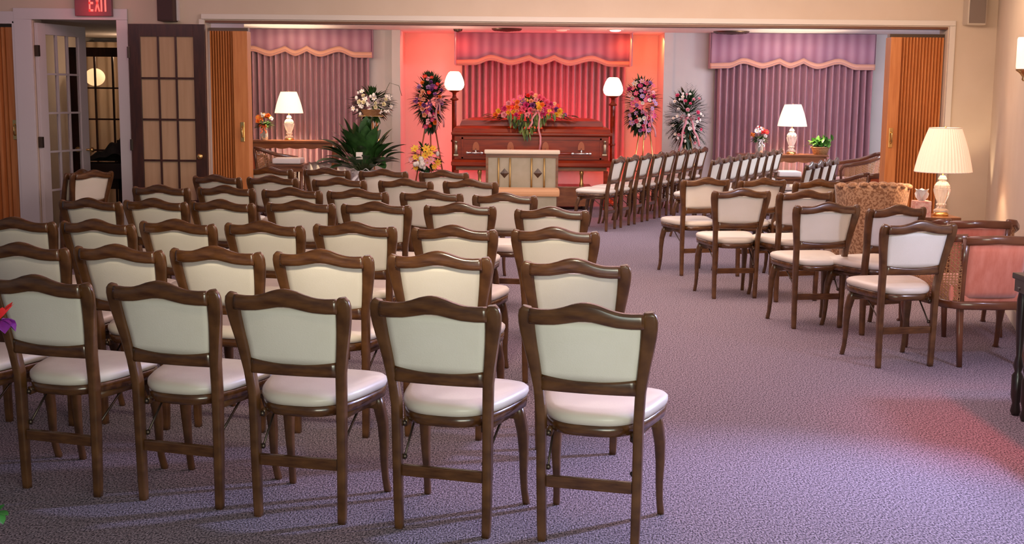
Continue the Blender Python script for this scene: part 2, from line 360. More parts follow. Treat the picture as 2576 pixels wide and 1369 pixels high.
# ------------------------------------------------------------------ french doors
def french(name, W, H, m, cols=3, rows=5, stile=.085, top=.10, bot=.24, knob_side=1, th=.035, frosted=None):
    """leaf with hinge at origin, extends +x; returns root mesh-object"""
    mb = MB(); mb.bx(0, stile, -th/2, th/2, 0, H, bev=.004); mb.bx(W-stile, W, -th/2, th/2, 0, H, bev=.004)
    mb.bx(stile, W-stile, -th/2, th/2, H-top, H); mb.bx(stile, W-stile, -th/2, th/2, 0, bot)
    x0, x1, z0, z1 = stile, W-stile, bot, H-top; mt = .018
    for i in range(1, cols):
        x = lerp(x0, x1, i/cols); mb.bx(x-mt/2, x+mt/2, -th*.4, th*.4, z0, z1)
    for j in range(1, rows):
        z = lerp(z0, z1, j/rows); mb.bx(x0, x1, -th*.42, th*.42, z-mt/2, z+mt/2)
    root = mb.build(name, m); root['kind'] = 'structure'
    MB().bx(x0, x1, -.002, .002, z0, z1).build('glass_pane', frosted or GLASS, root)
    hg = MB()
    for z in (.25, H*.5, H-.25): hg.bx(-.012, .012, -th/2-.012, th/2-.002, z-.05, z+.05, bev=.003)
    hg.build('hinge', BRASSD, root)
    kx = W-stile/2 if knob_side > 0 else stile/2; kb = MB(); kb.tube([(kx, -th/2-.06, .98*H/2.15), (kx, th/2+.05, .98*H/2.15)], .01)
    kb.ball((kx, -th/2-.06, .98*H/2.15), .027); kb.ball((kx, th/2+.06, .98*H/2.15), .027); kb.build('door_knob', BRASS, root)
    return root
PANE = mat('sheer_pane', (.42, .26, .15), .12, col2=(.47, .30, .18), scale=4, stretch=(6, 6, .4), spec=.6)
d1 = french('door_1', .76, DH-.03, DOORW, stile=.12, bot=.27); d1.location = (xd0+.02, WY+.02, .01); d1.rotation_euler = (0, 0, math.radians(76))
dx0, dx1 = at(331, 300, 11.22).x, at(523, 300, 11.22).x
d2 = french('door_2', dx1-dx0, at(430, 58, 11.22).z-.02, DOORD, stile=.105, top=.11, bot=.2, frosted=PANE); d2.location = (dx0, 11.22, .01)
d2.rotation_euler = (0, 0, math.radians(-2))
hx0 = at(150, 300, 14.0).x
for k, nm in enumerate(('door_3', 'door_4')):
    d = french(nm, .80, at(250, 122, 14.0).z, DOORD, stile=.10, top=.10, bot=.2); d.location = (at(176, 300, 14.0).x+(k-.0)*.82, 14.0, .01)
dm = MB(); dm.grid(lambda u, v: (lerp(-6.6, -3.5, u), 15.3+.02*sin(u*160), v*2.1+.05), 400, 1)
tag(dm.build('sheer_curtain', mat('sheer', (.70, .55, .40), .8, trans=.0)), 'cream sheer curtain hanging behind the dark glazed doors of the back room', 'curtain')
# accordion doors
def accordion(name, x0, x1, y0, lead, npl, z1, depth=.16, hand=1, pd=.035):
    r = MB()
    def f(u, v):
        ph = u*npl; t = abs((ph % 1)-.5)*2; t = max(0, t-.35)/.65
        return (lerp(x0, x1, u), y0+.02+pd*t, v*(z1-.02)+.02)
    r.slab(f, npl*8, 1, (0, .006, 0), smooth=False)
    o = r.build(name, ACC); o['kind'] = 'structure'
    lx0, lx1 = lead
    MB().bx(lx0, lx1, y0+.0, y0+depth, .02, z1, bev=.006).build('lead_post', ACC, o)
    hx = (lx0+lx1)/2 + (.01*hand); zc = at(617, 332, WY).z
    h = MB(); h.bx(hx-.018, hx+.018, y0-.008, y0, zc-.09, zc+.09, bev=.004); h.tube([(hx, y0-.01, zc-.05), (hx, y0-.035, zc-.04), (hx, y0-.035, zc+.04), (hx, y0-.01, zc+.05)], .007); h.build('door_handle', BRASS, o)
    tr = MB(); tr.bx(min(x0, lx0), max(x1, lx1), y0+.04, y0+depth-.04, z1, z1+.03); tr.build('track_runner', BRASSD, o)
    return o
zt = LH-.07
accordion('door_5', at(527, 300, WY).x, at(586, 300, WY).x, WY+.03, (at(587, 300, WY).x, at(624, 300, WY).x), 9, zt)
accordion('door_6', at(2266, 300, WY).x, at(2371, 300, WY).x, WY+.03, (at(2234, 300, WY).x, at(2262, 300, WY).x), 13, zt, hand=-1)
accordion('door_7', -6.4, at(18, 300, WY).x, WY+.03, (at(20, 300, WY).x, at(42, 300, WY).x), 30, at(20, 62, WY).z-.02)
# ------------------------------------------------------------------ curtains and valances
def curtain(x0, x1, y, z0, z1, npl, label, gap=None):
    n = npl*12; rs = [R.uniform(-.25, .25) for _ in range(npl+2)]
    def f(u, v):
        ph = u*npl; k = int(ph); a = ph+rs[k]*.3*sin(pi*(ph-k)); s_ = sin(2*pi*a); s_ = math.copysign(abs(s_)**.75, s_)
        amp = .072*(1+rs[k]); x = lerp(x0, x1, u)+.006*sin(v*5+k*2)*(1-v)
        return (x, y+amp*s_, lerp(z0, z1, v)+ (.01*sin(k*1.7) if v == 0 else 0))
    o = MB().grid(f, n, 6).build('curtain', DRAPE); return tag(o, label, 'curtain')
VP = [(0, 0), (.11, .008), (.20, .078), (.32, .008), (.42, .082), (.49, .014), (.565, .088), (.65, .008), (.78, .080), (.89, .0), (1, 0)]
def vprof(u):
    for (a, p), (b, q) in zip(VP, VP[1:]):
        if u <= b:
            t = (u-a)/(b-a)
            if p < .05 and abs(b-.42) < .01 or p < .05 and abs(b-.565) < .01: t = t**1.25      # rise to a cusp
            elif abs(a-.42) < .01 or abs(a-.565) < .01: t = 1-(1-t)**1.5
            else: t = t*t*(3-2*t)
            return lerp(p, q, t)
    return 0
def valance(pxa, pxb, pyb_a, pyb_b, Y, label, scale=1, VPu=lambda u: u):
    a = at(pxa, pyb_a, Y); b = at(pxb, pyb_b, Y); W = b.x-a.x; zb = (a.z+b.z)/2; zt_ = CZ-.005; c = ((a.x+b.x)/2, Y, 0)
    t = thing('valance', label, 'valance', c, 0, 'scalloped valances')
    def face(u, v): return (-W/2+W*u, 0, lerp(zb+vprof(VPu(u))*scale, zt_, v))
    m = MB(); m.slab(face, 90, 1, (0, .012, 0)); 
    for sx in (-1, 1): m.bx(sx*W/2-.006, sx*W/2+.006, .0, YB-Y, zb, zt_)
    m.build('board', VALM, t)
    g = MB()
    def band(u, v): return (-W/2+W*u*1.004-.002*W, -.008, zb+vprof(VPu(u))*scale+v*.085-.004)
    g.slab(band, 90, 1, (0, .008, 0)); g.build('trim_band', VALT, t)
    c2 = MB()
    for vv in (0, .33, .97):
        c2.tube([(-W/2+W*k/90, -.010, zb+vprof(VPu(k/90))*scale+vv*.085) for k in range(91)], .0035, 5)
    c2.build('piping', DRAPE, t)
    return t
VY = YB-.20
valance(1787, 2200, 168, 181, VY, 'mauve scalloped valance with peach trim over the right curtain')
valance(560, 935, 141, 146, VY, 'mauve scalloped valance with peach trim over the left curtain, beside the folding partition')
valance(1147, 1584, 162, 170, NB-.45, 'red-lit scalloped valance with orange trim above the casket')
curtain(at(1795, 300, YB-.1).x, at(2190, 300, YB-.1).x, YB-.1, at(2000, 440, YB).z, CZ-.05, 24, 'long mauve pleated curtain behind the right table lamp')
curtain(at(560, 300, YB-.1).x, at(930, 300, YB-.1).x, YB-.1, at(750, 408, YB).z, CZ-.05, 26, 'mauve pleated curtain behind the left table lamp')
curtain(at(1162, 300, NB-.12).x, at(1572, 300, NB-.12).x, NB-.12, at(1560, 428, NB-.12).z, CZ-.05, 26, 'red-lit pleated curtain behind the casket')
# ------------------------------------------------------------------ ceiling fittings
def spot(px, py, lab, m):
    p = atz(px, py, CZ); t = thing('recessed_light', lab, 'ceiling light', (p.x, p.y, CZ), 0, 'recessed ceiling lights')
    MB().lathe([(.085, 0), (.12, 0), (.12, -.008), (.085, -.012), (.08, 0)], n=28).build('trim_ring', TRIM, t)
    MB().lathe([(.0001, -.030), (.045, -.028), (.075, -.020), (.084, -.006)], n=28).build('lens', m, t)
SPOTR = shade_mat('red_lamp_lit', (1.0, .16, .12), 1.2)
spot(1548, 74.5, 'white recessed ceiling light above the right end of the casket', SPOTL)
spot(1413, 74, 'reddish recessed ceiling light above the casket spray', SPOTR)
spot(2092, 88, 'white recessed ceiling light above the right table lamp', SPOTL)
def vent(px, py, r, lab):
    p = atz(px, py, CZ); t = thing('ceiling_vent', lab, 'vent', (p.x, p.y, CZ), 0, 'round ceiling vents')
    m = MB()
    for k in range(5): q = r*(1-k*.2); m.lathe([(q, 0), (q-.01, -.02-.006*k), (q-r*.12, -.03-.004*k), (q-r*.12, -.02)], n=28)
    m.build('louvre_rings', BRASSD, t)
vent(1840, 79, .26, 'dark round ceiling vent near the right curtain'); vent(1275, 72, .22, 'dark round ceiling vent above the left half of the casket')
vent(1152, 73, .07, 'small dark ceiling fitting above the left torchiere')
# ------------------------------------------------------------------ exit sign, speakers, sconce
p = at(232, 0, WY-.05); sgn = thing('exit_sign', 'red lit EXIT sign with lavender housing above the left doorway', 'sign', (p.x, WY-.032, 0))
zb_ = at(232, 41, WY-.05).z; ht = .24; wd = .36
MB().bx(-wd/2+.03, wd/2, -.05, 0, zb_, zb_+ht, bev=.006).build('housing', EXITB, sgn)
def letters(par):
    x = .035; h = .15; z = zb_+.04; s = .022; y0, y1 = -.056, -.050; w_ = .045
    def st(name, mb): mb.build(name, EXITL, par)
    e = MB(); e.bx(x-.055, x-.055+s*.6, y0, y1, z, z+h)
    for k in (0, .43, .87): e.bx(x-.055, x-.055+w_*.85, y0, y1, z+h*k, z+h*k+s*.9)
    st('letter_e', e)
    xx = x+.002; q = MB(); q.sweep([(xx, (y0+y1)/2, z), (xx+w_*.8, (y0+y1)/2, z+h)], (.016, .006), 4, up=(0, 1, 0)); q.sweep([(xx+w_*.8, (y0+y1)/2, z), (xx, (y0+y1)/2, z+h)], (.016, .006), 4, up=(0, 1, 0)); st('letter_x', q)
    i_ = MB(); i_.bx(x+.05, x+.064, y0, y1, z, z+h); st('letter_i', i_)
    t_ = MB(); t_.bx(x+.085, x+.099, y0, y1, z, z+h); t_.bx(x+.071, x+.113, y0, y1, z+h-.02, z+h); st('letter_t', t_)
letters(sgn)
light('exit_sign_glow', 'POINT', (p.x, WY-.2, zb_+.05), .9, (1, .05, .05), .08)
p = at(425, 54, WY-.1); s1 = thing('wall_speaker', 'dark brown wall speaker above the open dark door', 'speaker', (p.x, WY, 0))
MB().bx(-.085, .055, -.17, -.002, p.z, p.z+.42, bev=.008).build('cabinet', SPKB, s1); MB().bx(-.08, .05, -.178, -.17, p.z+.01, p.z+.41).build('grille', mat('dark_grille', (.05, .02, .02), .8), s1)
MB().bx(.058, .075, -.06, -.002, p.z+.01, p.z+.4).build('bracket', DOORW, s1)
p = at(2454, 63, WY-.1); s2 = thing('wall_speaker', 'grey-brown wall speaker high on the wall by the right corner', 'speaker', (p.x, WY, 0))
MB().bx(-.085, .085, -.13, -.002, p.z, p.z+.42, bev=.012).build('cabinet', SPKW, s2); MB().bx(-.072, .072, -.14, -.131, p.z+.015, p.z+.4, bev=.004).build('grille', SPKG, s2)
p = at(2574, 140, 7.6); sc = thing('wall_sconce', 'brass sconce with glowing white glass cylinder on the right wall', 'wall light', (at(2578, 150, 7.86).x, 7.86, at(2574, 184, 7.86).z-.02))
MB().lathe([(.046, .0), (.05, .02), (.05, .19), (.045, .20)], (0, 0, .04), 18).build('glass_shade', SHADEB, sc)
MB().lathe([(.004, -.03), (.012, -.02), (.008, -.005), (.028, .02), (.048, .035), (.05, .045)], (0, 0, 0), 16).build('brass_cup', BRASS, sc)
MB().tube([(.0, 0, .0), (.05, 0, -.02), (3.30-sc.location.x, 0, .01)], .008).box((3.31-sc.location.x, 0, .02), (.014, .07, .12), bev=.003).build('arm', BRASS, sc)
light('sconce_glow', 'POINT', (3.14, 7.86, 2.03), 4, (1, .78, .5), .06)
# ------------------------------------------------------------------ folding chairs
def chair_parts(folded=False, name='folding_chair'):
    root = thing(name, None, 'chair')
    PX = [(0, .1635), (.05, .165), (.233, .1675), (.46, .169), (.56, .176), (.64, .187), (.72, .1995), (.785, .2075), (.825, .2085), (.845, .205)]
    WX = [(0, .030), (.05, .032), (.46, .035), (.56, .036), (.66, .043), (.76, .054), (.81, .058), (.835, .048), (.845, .030)]
    DY = [(0, .030), (.2, .038), (.46, .045), (.56, .044), (.7, .032), (.8, .028), (.845, .024)]
    def py(z): return interp([(0, .012), (.45, .008), (.55, -.010), (.65, -.030), (.845, -.078)], z)
    zs = [0, .02, .06, .12, .233, .35, .46, .51, .56, .60, .64, .68, .72, .76, .79, .815, .832, .845]
    for sx in (-1, 1):
        b = MB(); b.sweep([(sx*smooth_interp(PX, z), py(z), z) for z in zs], [(interp(WX, z), interp(DY, z)) for z in zs], 12, 4.5)
        b.build('rear_leg', WOOD, root)
    # top rail, serpentine
    def tz(u): a = abs(u); return interp([(0, .872), (.08, .8705), (.2, .865), (.35, .8545), (.5, .8465), (.62, .842), (.8, .8405), (1, .8425)], a)
    def bz(u): a = abs(u); return interp([(0, .806), (.15, .8045), (.35, .797), (.55, .790), (.8, .787), (1, .788)], a)
    us = [-1+2*k/28 for k in range(29)]; tr = MB(); hw = .192
    tr.sweep([(hw*u, py(.83)-.010-.014*(1-u*u), (tz(u)+bz(u))/2) for u in us], [(.030, tz(u)-bz(u)) for u in us], 12, 3.6, up=(0, 0, 1))
    tr.build('top_rail', WOODX, root)
    # back panel, upholstered (tilted like the posts)
    def pan(u, v):
        z = lerp(.590, .800, v); w_ = smooth_interp(PX, z)-interp(WX, z)/2+.006; x = (2*u-1)*w_
        e = min(1, 6*min(u, 1-u), 6*min(v, 1-v)); return (x, py(z)-.004-.012*(1-(2*u-1)**2)-.004*e, z)
    MB().slab(pan, 12, 8, (0, .026, 0)).build('back_panel', VINYLB, root)
    rb = MB(); vs = []
    def rtop(u): return .606-.016*(1-u*u)
    us = [-1+2*k/14 for k in range(15)]
    rb.sweep([(.165*u, py(.575)-.003-.010*(1-u*u), (rtop(u)+.547)/2) for u in us], [(.028, rtop(u)-.547) for u in us], 10, 5, up=(0, 0, 1))
    rb.build('lower_back_rail', WOODX, root)
    MB().box((0, .012, .218), (.300, .022, .040), bev=.004).build('stretcher', WOODX, root)
    # seat outline: narrow rounded rear, wide front
    def outline(t, grow=0):
        # superellipse-like trapezoid: angle t 0..2pi
        c_, s_ = cos(t), sin(t); e = 5.0 if s_ > 0 else 3.0; X = math.copysign(abs(c_)**(2/e), c_); Y = math.copysign(abs(s_)**(2/e), s_)
        yy = .185+Y*.205; w_ = interp([(-.03, .147), (.10, .176), (.25, .212), (.39, .236)], yy)
        return Vector((X*(w_+grow), .185+Y*(.205+grow), 0))
    N = 40
    def seatmesh(z_list):
        m = MB(); vs = []; fs = []
        for (z, g) in z_list:
            for k in range(N): q = outline(2*pi*k/N, g); vs.append(Vector((q.x, q.y, z + .012*(q.y/.39))))
        for i in range(len(z_list)-1):
            for k in range(N): fs.append((i*N+k, i*N+(k+1) % N, (i+1)*N+(k+1) % N, (i+1)*N+k))
        L = len(z_list)-1
        vs.append(Vector((0, .185, z_list[-1][0]+.010))); vs.append(Vector((0, .185, z_list[0][0])))
        for k in range(N): fs.append((L*N+k, L*N+(k+1) % N, len(vs)-2)); fs.append((k, len(vs)-1, (k+1) % N))
        return m.add(vs, fs, True)
    cush = seatmesh([(.432, -.010), (.436, .003), (.450, .008), (.463, .007), (.473, -.003), (.479, -.020), (.483, -.06), (.485, -.12)])
    frame = seatmesh([(.394, -.012), (.397, .001), (.430, .004), (.434, -.004)])
    fl_ = []
    for sx in (-1, 1):
        g = MB(); P = [(.178, .335, .405), (.186, .350, .36), (.195, .368, .29), (.197, .377, .21), (.195, .382, .13), (.196, .392, .06), (.199, .405, .015), (.200, .410, 0)]
        g.sweep([(sx*a, b, c_) for a, b, c_ in P], [(.042, .040), (.044, .044), (.041, .042), (.034, .036), (.028, .030), (.025, .026), (.026, .027), (.026, .026)], 10, 3.5); fl_.append(g)
    ap = MB(); ap.poly([(-.19, .402), (-.19, .352), (-.14, .352), (-.10, .362), (0, .372), (.10, .362), (.14, .352), (.19, .352), (.19, .402)], .325, .347)
    side = []
    for sx in (-1, 1):
        a = MB(); a.sweep([(sx*.145, .03, .388), (sx*.178, .32, .388)], (.018, .034), 6, 5, up=(0, 0, 1)); side.append(a)
    br = []
    for sx in (-1, 1):
        a = MB(); a.tube([(sx*.150, .035, .262), (sx*.158, .12, .33), (sx*.165, .20, .392)], .0045, 6); a.ball((sx*.149, .030, .262), .011, 6, 4); a.ball((sx*.149, .028, .385), .011, 6, 4); br.append(a)
    groups = [('seat_cushion', [cush], VINYL), ('seat_frame', [frame], WOODX)]+[('front_leg', [g], WOOD) for g in fl_]+[('apron', [ap], WOOD)]+[('side_rail', [a], WOOD) for a in side]+[('folding_brace', [a], BRASSD) for a in br]
    for nm, ms, mt in groups:
        if folded:
            if nm in ('folding_brace', 'apron'): continue
            for m in ms:
                if nm == 'front_leg': m.v = [(v[0]*.65, .045+(v[1]-.37)*.3, v[2]+.002) for v in m.v]
                else: m.v = [(v[0]*.62, .06+(v[2]-.44)*.6, .46-v[1]) for v in m.v]
        ms[0].build(nm, mt, root)
    return root
proto = chair_parts()
CH = {
'A': (.269, 4.128, -.254), 'B': (-.243, 4.237, -.282), 'C': (-.770, 4.359, -.236), 'D': (-1.248, 4.522, -.299), 'E': (-1.747, 4.654, -.308), 'E0': (-2.235, 4.80, -.29),
'2f': (.284, 5.273, -.207), '2e': (-.307, 5.472, -.169), '2d': (-.82, 5.505, -.216), '2c': (-1.305, 5.585, -.28), '2b': (-1.753, 5.62, -.29), '2a': (-2.209, 5.66, -.20),
'3g': (.237, 6.555, -.169), '3f': (-.295, 6.597, -.178), '3e': (-.837, 6.724, -.18), '3d': (-1.319, 6.725, -.255), '3c': (-1.797, 6.771, -.28), '3b': (-2.218, 6.734, -.301), '3a': (-2.688, 6.796, -.172),
'4g': (.254, 7.761, -.15), '4f': (-.331, 8.005, -.084), '4e': (-.864, 8.018, -.167), '4d': (-1.361, 8.078, -.146), '4c': (-1.857, 8.071, -.274), '4b': (-2.302, 8.112, -.26), '4a': (-2.715, 8.088, -.28),
'5f': (-.046, 8.868, -.137), '5e': (-.577, 9.03, -.145), '5d': (-1.119, 9.11, -.174), '5c': (-1.608, 9.17, -.184), '5b': (-2.126, 9.33, -.21), '5a': (-2.61, 9.327, -.219),
'6e': (-.335, 10.281, -.187), '6d': (-.869, 10.286, -.186), '6c': (-1.425, 10.342, -.158), '6b': (-2.006, 10.517, -.222), '6a': (-2.476, 10.559, -.318),
'7d': (-.623, 11.48, -.163), '7c': (-1.189, 11.578, -.146), '7b': (-1.728, 11.719, -.226), '7a': (-2.268, 11.746, -.221),
'R1': (2.292, 7.076, .188), 'R2': (2.075, 8.29, .163), 'R5': (2.471, 8.113, .371), 'R3': (1.732, 9.524, .148), 'R6': (2.184, 9.414, .271), 'R4': (1.642, 10.792, .313), 'R7': (2.131, 10.79, .32), 'R8': (2.573, 10.664, .34),
'S1': (1.158, 14.448, 1.189), 'S2': (1.376, 15.00, 1.19), 'S3': (1.576, 15.38, 1.18), 'S4': (1.78, 15.82, 1.18), 'S5': (2.031, 16.35, 1.18), 'S6': (2.225, 16.75, 1.175), 'S7': (2.41, 17.12, 1.18), 'S8': (2.597, 17.50, 1.18),
'T1': (2.202, 13.864, 1.15), 'T2': (2.450, 14.45, 1.17), 'T3': (2.64, 14.86, 1.17), 'T4': (2.815, 15.215, 1.18), 'T5': (2.975, 15.54, 1.18), 'T6': (3.14, 15.89, 1.177), 'T7': (3.30, 16.24, 1.166), 'T8': (3.474, 16.60, 1.156),
'U1': (3.038, 13.032, 1.14), 'U2': (3.215, 13.40, 1.17), 'U3': (3.376, 13.73, 1.15), 'U4': (3.573, 14.10, 1.15)}
ORD = ['', 'second', 'third', 'fourth', 'fifth', 'sixth', 'seventh', 'eighth']
ROWN = ['nearest row of the left block', 'second row back in the left block', 'third row back in the left block', 'fourth row back in the left block', 'fifth row back in the left block', 'sixth row back in the left block', 'farthest row of the left block']
rows = [['A', 'B', 'C', 'D', 'E', 'E0'], ['2f', '2e', '2d', '2c', '2b', '2a'], ['3g', '3f', '3e', '3d', '3c', '3b', '3a'], ['4g', '4f', '4e', '4d', '4c', '4b', '4a'], ['5f', '5e', '5d', '5c', '5b', '5a'], ['6e', '6d', '6c', '6b', '6a'], ['7d', '7c', '7b', '7a']]
LAB = {}
for ri, row in enumerate(rows):
    for ci, k in enumerate(row):
        if ci == 0: w_ = 'walnut folding chair at the aisle end, '
        elif ci == len(row)-1: w_ = 'walnut folding chair at the far left end, '
        else: w_ = 'walnut folding chair, %s from the aisle, ' % ORD[ci]
        LAB[k] = (w_+ROWN[ri], 'folding chairs in the left block')
RL = {'R1': 'folding chair nearest the camera in the right block, just left of the nearer cane armchair', 'R2': 'right-block folding chair straight behind the nearest one, on the aisle', 'R5': 'folding chair beside the wing chair, just beyond the nearest right-block chair',
 'R3': 'aisle folding chair in the third right-hand row, legs fully in view', 'R6': 'inner folding chair of the third right-hand row, left of the wing chair', 'R4': 'leftmost folding chair of the rear trio facing the casket in the right block', 'R7': 'middle folding chair of the rear trio facing the casket in the right block', 'R8': 'rightmost folding chair of the rear trio, beside the wing chair'}
for k, s_ in RL.items(): LAB[k] = (s_, 'folding chairs in the right block')
for pre, desc, gn, n in (('S', 'the sideways row beside the casket', 'sideways chairs beside the casket', 8), ('T', 'the sideways row by the right table', 'sideways chairs before the right table', 8), ('U', 'the short sideways row by the cane armchair', 'sideways chairs by the cane armchair', 4)):
    for i in range(n):
        w_ = 'side-facing folding chair nearest the camera in ' if i == 0 else ('side-facing folding chair farthest from the camera in ' if i == n-1 else 'side-facing folding chair, %s from camera, in ' % ORD[i])
        LAB[pre+str(i+1)] = (w_+desc, gn)
for pre, n in (('S', 8), ('T', 8), ('U', 4)):
    a, b = CH[pre+'1'], CH[pre+str(n)]
    for i in range(n): CH[pre+str(i+1)] = tuple(lerp(a[q], b[q], i/(n-1)) for q in range(3))
first = True
for k, (x, y, t) in CH.items():
    o = proto if first else copy_tree(proto); first = False
    o.location = (x, y, 0); o.rotation_euler = (0, 0, t); tag(o, LAB[k][0], 'chair', LAB[k][1]); o.scale = ((.91, .95, 1.03) if k[0] in 'TU' else (1, 1, 1))
fc = chair_parts(True)
p = at(214, 432, 11.0); fc.location = (p.x+.02, 10.98, 0); fc.rotation_euler = (0, 0, 1.03); tag(fc, 'folded chair standing by the white glazed door, right one of the two', 'chair', 'folded chairs by the doorway')
f2 = copy_tree(fc); p = at(178, 432, 11.0); f2.location = (p.x, 11.02, 0); f2.rotation_euler = (0, 0, 1.38); tag(f2, 'folded chair by the white glazed door, left one of the two, seen edge-on', 'chair', 'folded chairs by the doorway')
# ------------------------------------------------------------------ table lamps
def table_lamp(loc, H, sr_b, sr_t, sh, lab, shade, power, col=(1, .78, .52), hex_=False):
    t = thing('table_lamp', lab, 'lamp', loc, 0, 'crystal table lamps')
    zb = H-sh; n = 96
    def prof(r0, r1):
        m = MB(); vs = []; 
        def f(u, v):
            a = 2*pi*u; pl = 1+.012*(1 if int(u*n+.5) % 2 else -1); r = lerp(r0, r1, v-.10*sin(pi*v))*pl
            return (r*cos(a), r*sin(a), lerp(zb, H, v))
        m.grid(f, n, 6, smooth=False); return m
    prof(sr_b, sr_t).build('lamp_shade', shade, t)
    rg = MB()
    for r, z in ((sr_b, zb), (sr_t, H)): rg.tube([(r*cos(2*pi*k/32), r*sin(2*pi*k/32), z) for k in range(33)], .004, 5)
    rg.build('shade_rim', TRIM, t)
    b = H-sh; s = b/.36
    pr = [(.055, .03), (.058, .045), (.035, .06), (.028, .075), (.042, .09), (.03, .105), (.036, .12), (.052, .16), (.064, .20), (.066, .22), (.055, .222), (.062, .23), (.058, .25), (.040, .275), (.022, .285), (.034, .30), (.026, .32), (.016, .33)]
    MB().lathe([(r*s, z*s) for r, z in pr], n=24, flute=.05, smooth=False, cap=True).build('crystal_body', CRYSTAL, t)
    MB().lathe([(.062*s, 0), (.062*s, .012*s), (.05*s, .03*s), (.02*s, .033*s)], n=24, cap=True).build('brass_base', BRASS, t)
    MB().tube([(0, 0, .32*s), (0, 0, H-.02)], .006).lathe([(.012, 0), (.010, .02), (.003, .035)], (0, 0, H-.02), 10).build('brass_stem', BRASS, t)
    light('table_lamp_glow', 'POINT', (loc[0], loc[1], loc[2]+lerp(zb, H, .45)), power, col, .04)
    return t
lp = at(2366, 542, 10.0)
table_lamp((lp.x, 10.0, lp.z), at(2366, 322, 10.0).z-lp.z, (2434-2295)/2/FPX*10*1.0, (2426-2318)/2/FPX*10*.72, (at(0, 322, 10).z-at(0, 432, 10).z), 'large crystal table lamp with pleated shade on the corner table at right', SHADE, 16)
# corner table beneath
ct_ = thing('corner_table', 'small wooden side table under the right crystal lamp, mostly hidden by chairs', 'table', (at(2344, 540, 10.0).x, 10.0, 0))
MB().box((0, 0, lp.z-.015), (.36, .34, .028), bev=.008).build('tabletop', WOODT, ct_); MB().box((0, 0, lp.z-.07), (.30, .28, .08)).build('apron', WOODT, ct_)
for a in (-1, 1):
    for b in (-1, 1): MB().sweep([(a*.13, b*.12, lp.z-.1), (a*.135, b*.125, .2), (a*.14, b*.13, 0)], [(.04, .04), (.03, .03), (.025, .025)]).build('leg', WOODT, ct_)
tp = at(2316, 540, 9.85); tb = thing('tissue_box', 'pink patterned tissue box with white tissue beside the right lamp', 'tissue box', (tp.x, 9.85, lp.z))
MB().box((0, 0, .065), (.125, .125, .13), bev=.006).build('box', mat('tissue_box_card', (.60, .24, .20), .6, col2=(.75, .50, .42), scale=40), tb)
tm_ = MB()
for k in range(5):
    a = k*1.3; tm_.leaf((0, 0, .12), (cos(a)*.5, sin(a)*.5, 1), .12, .11, .1, 4, .5)
tm_.build('tissue', RIBW, tb)
# ------------------------------------------------------------------ wing chair (rear view), shell back
wc = thing('wing_chair', 'floral brown upholstered armchair with scalloped top seen from behind', 'armchair', (at(2212, 500, 9.95).x, 10.0, 0), -.10)
wz = at(2208, 457, 10.0).z
def wing(u, v):
    # curved barrel back; u across, v up
    a = lerp(-1, 1, u); w_ = lerp(.24, .300, max(0, v)**1.3); x = a*w_; y = .26*(abs(a)**3)*1.0
    z = lerp(.18, wz-.03, v)+ (0.012*abs(sin(a*pi*3.5)) if v > .98 else 0) - .03*(a*a)*v
    return (x, y-.05*v, z)
MB().slab(wing, 40, 14, (0, .09, 0)).build('back_shell', FLOR, wc)
rl = MB()
for k in range(8):
    a = -1+(k+.5)*.25; x = a*.298; rl.ball((x, .26*abs(a)**3-.005, wz-.026-.03*a*a), .050, 12, 8, (.95, 1.2, .55))
rl.build('tufted_roll', FLOR, wc)
MB().box((0, .36, .30), (.50, .52, .22), bev=.04).build('seat', FLOR, wc)
for sx in (-1, 1): MB().box((sx*.27, .42, .42), (.09, .42, .36), bev=.035).build('arm', FLOR, wc)
for sx in (-1, 1):
    for yy in (.08, .56): MB().sweep([(sx*.22, yy, .2), (sx*.23, yy, 0)], [(.05, .05), (.03, .03)]).build('leg', CHAIRW, wc)
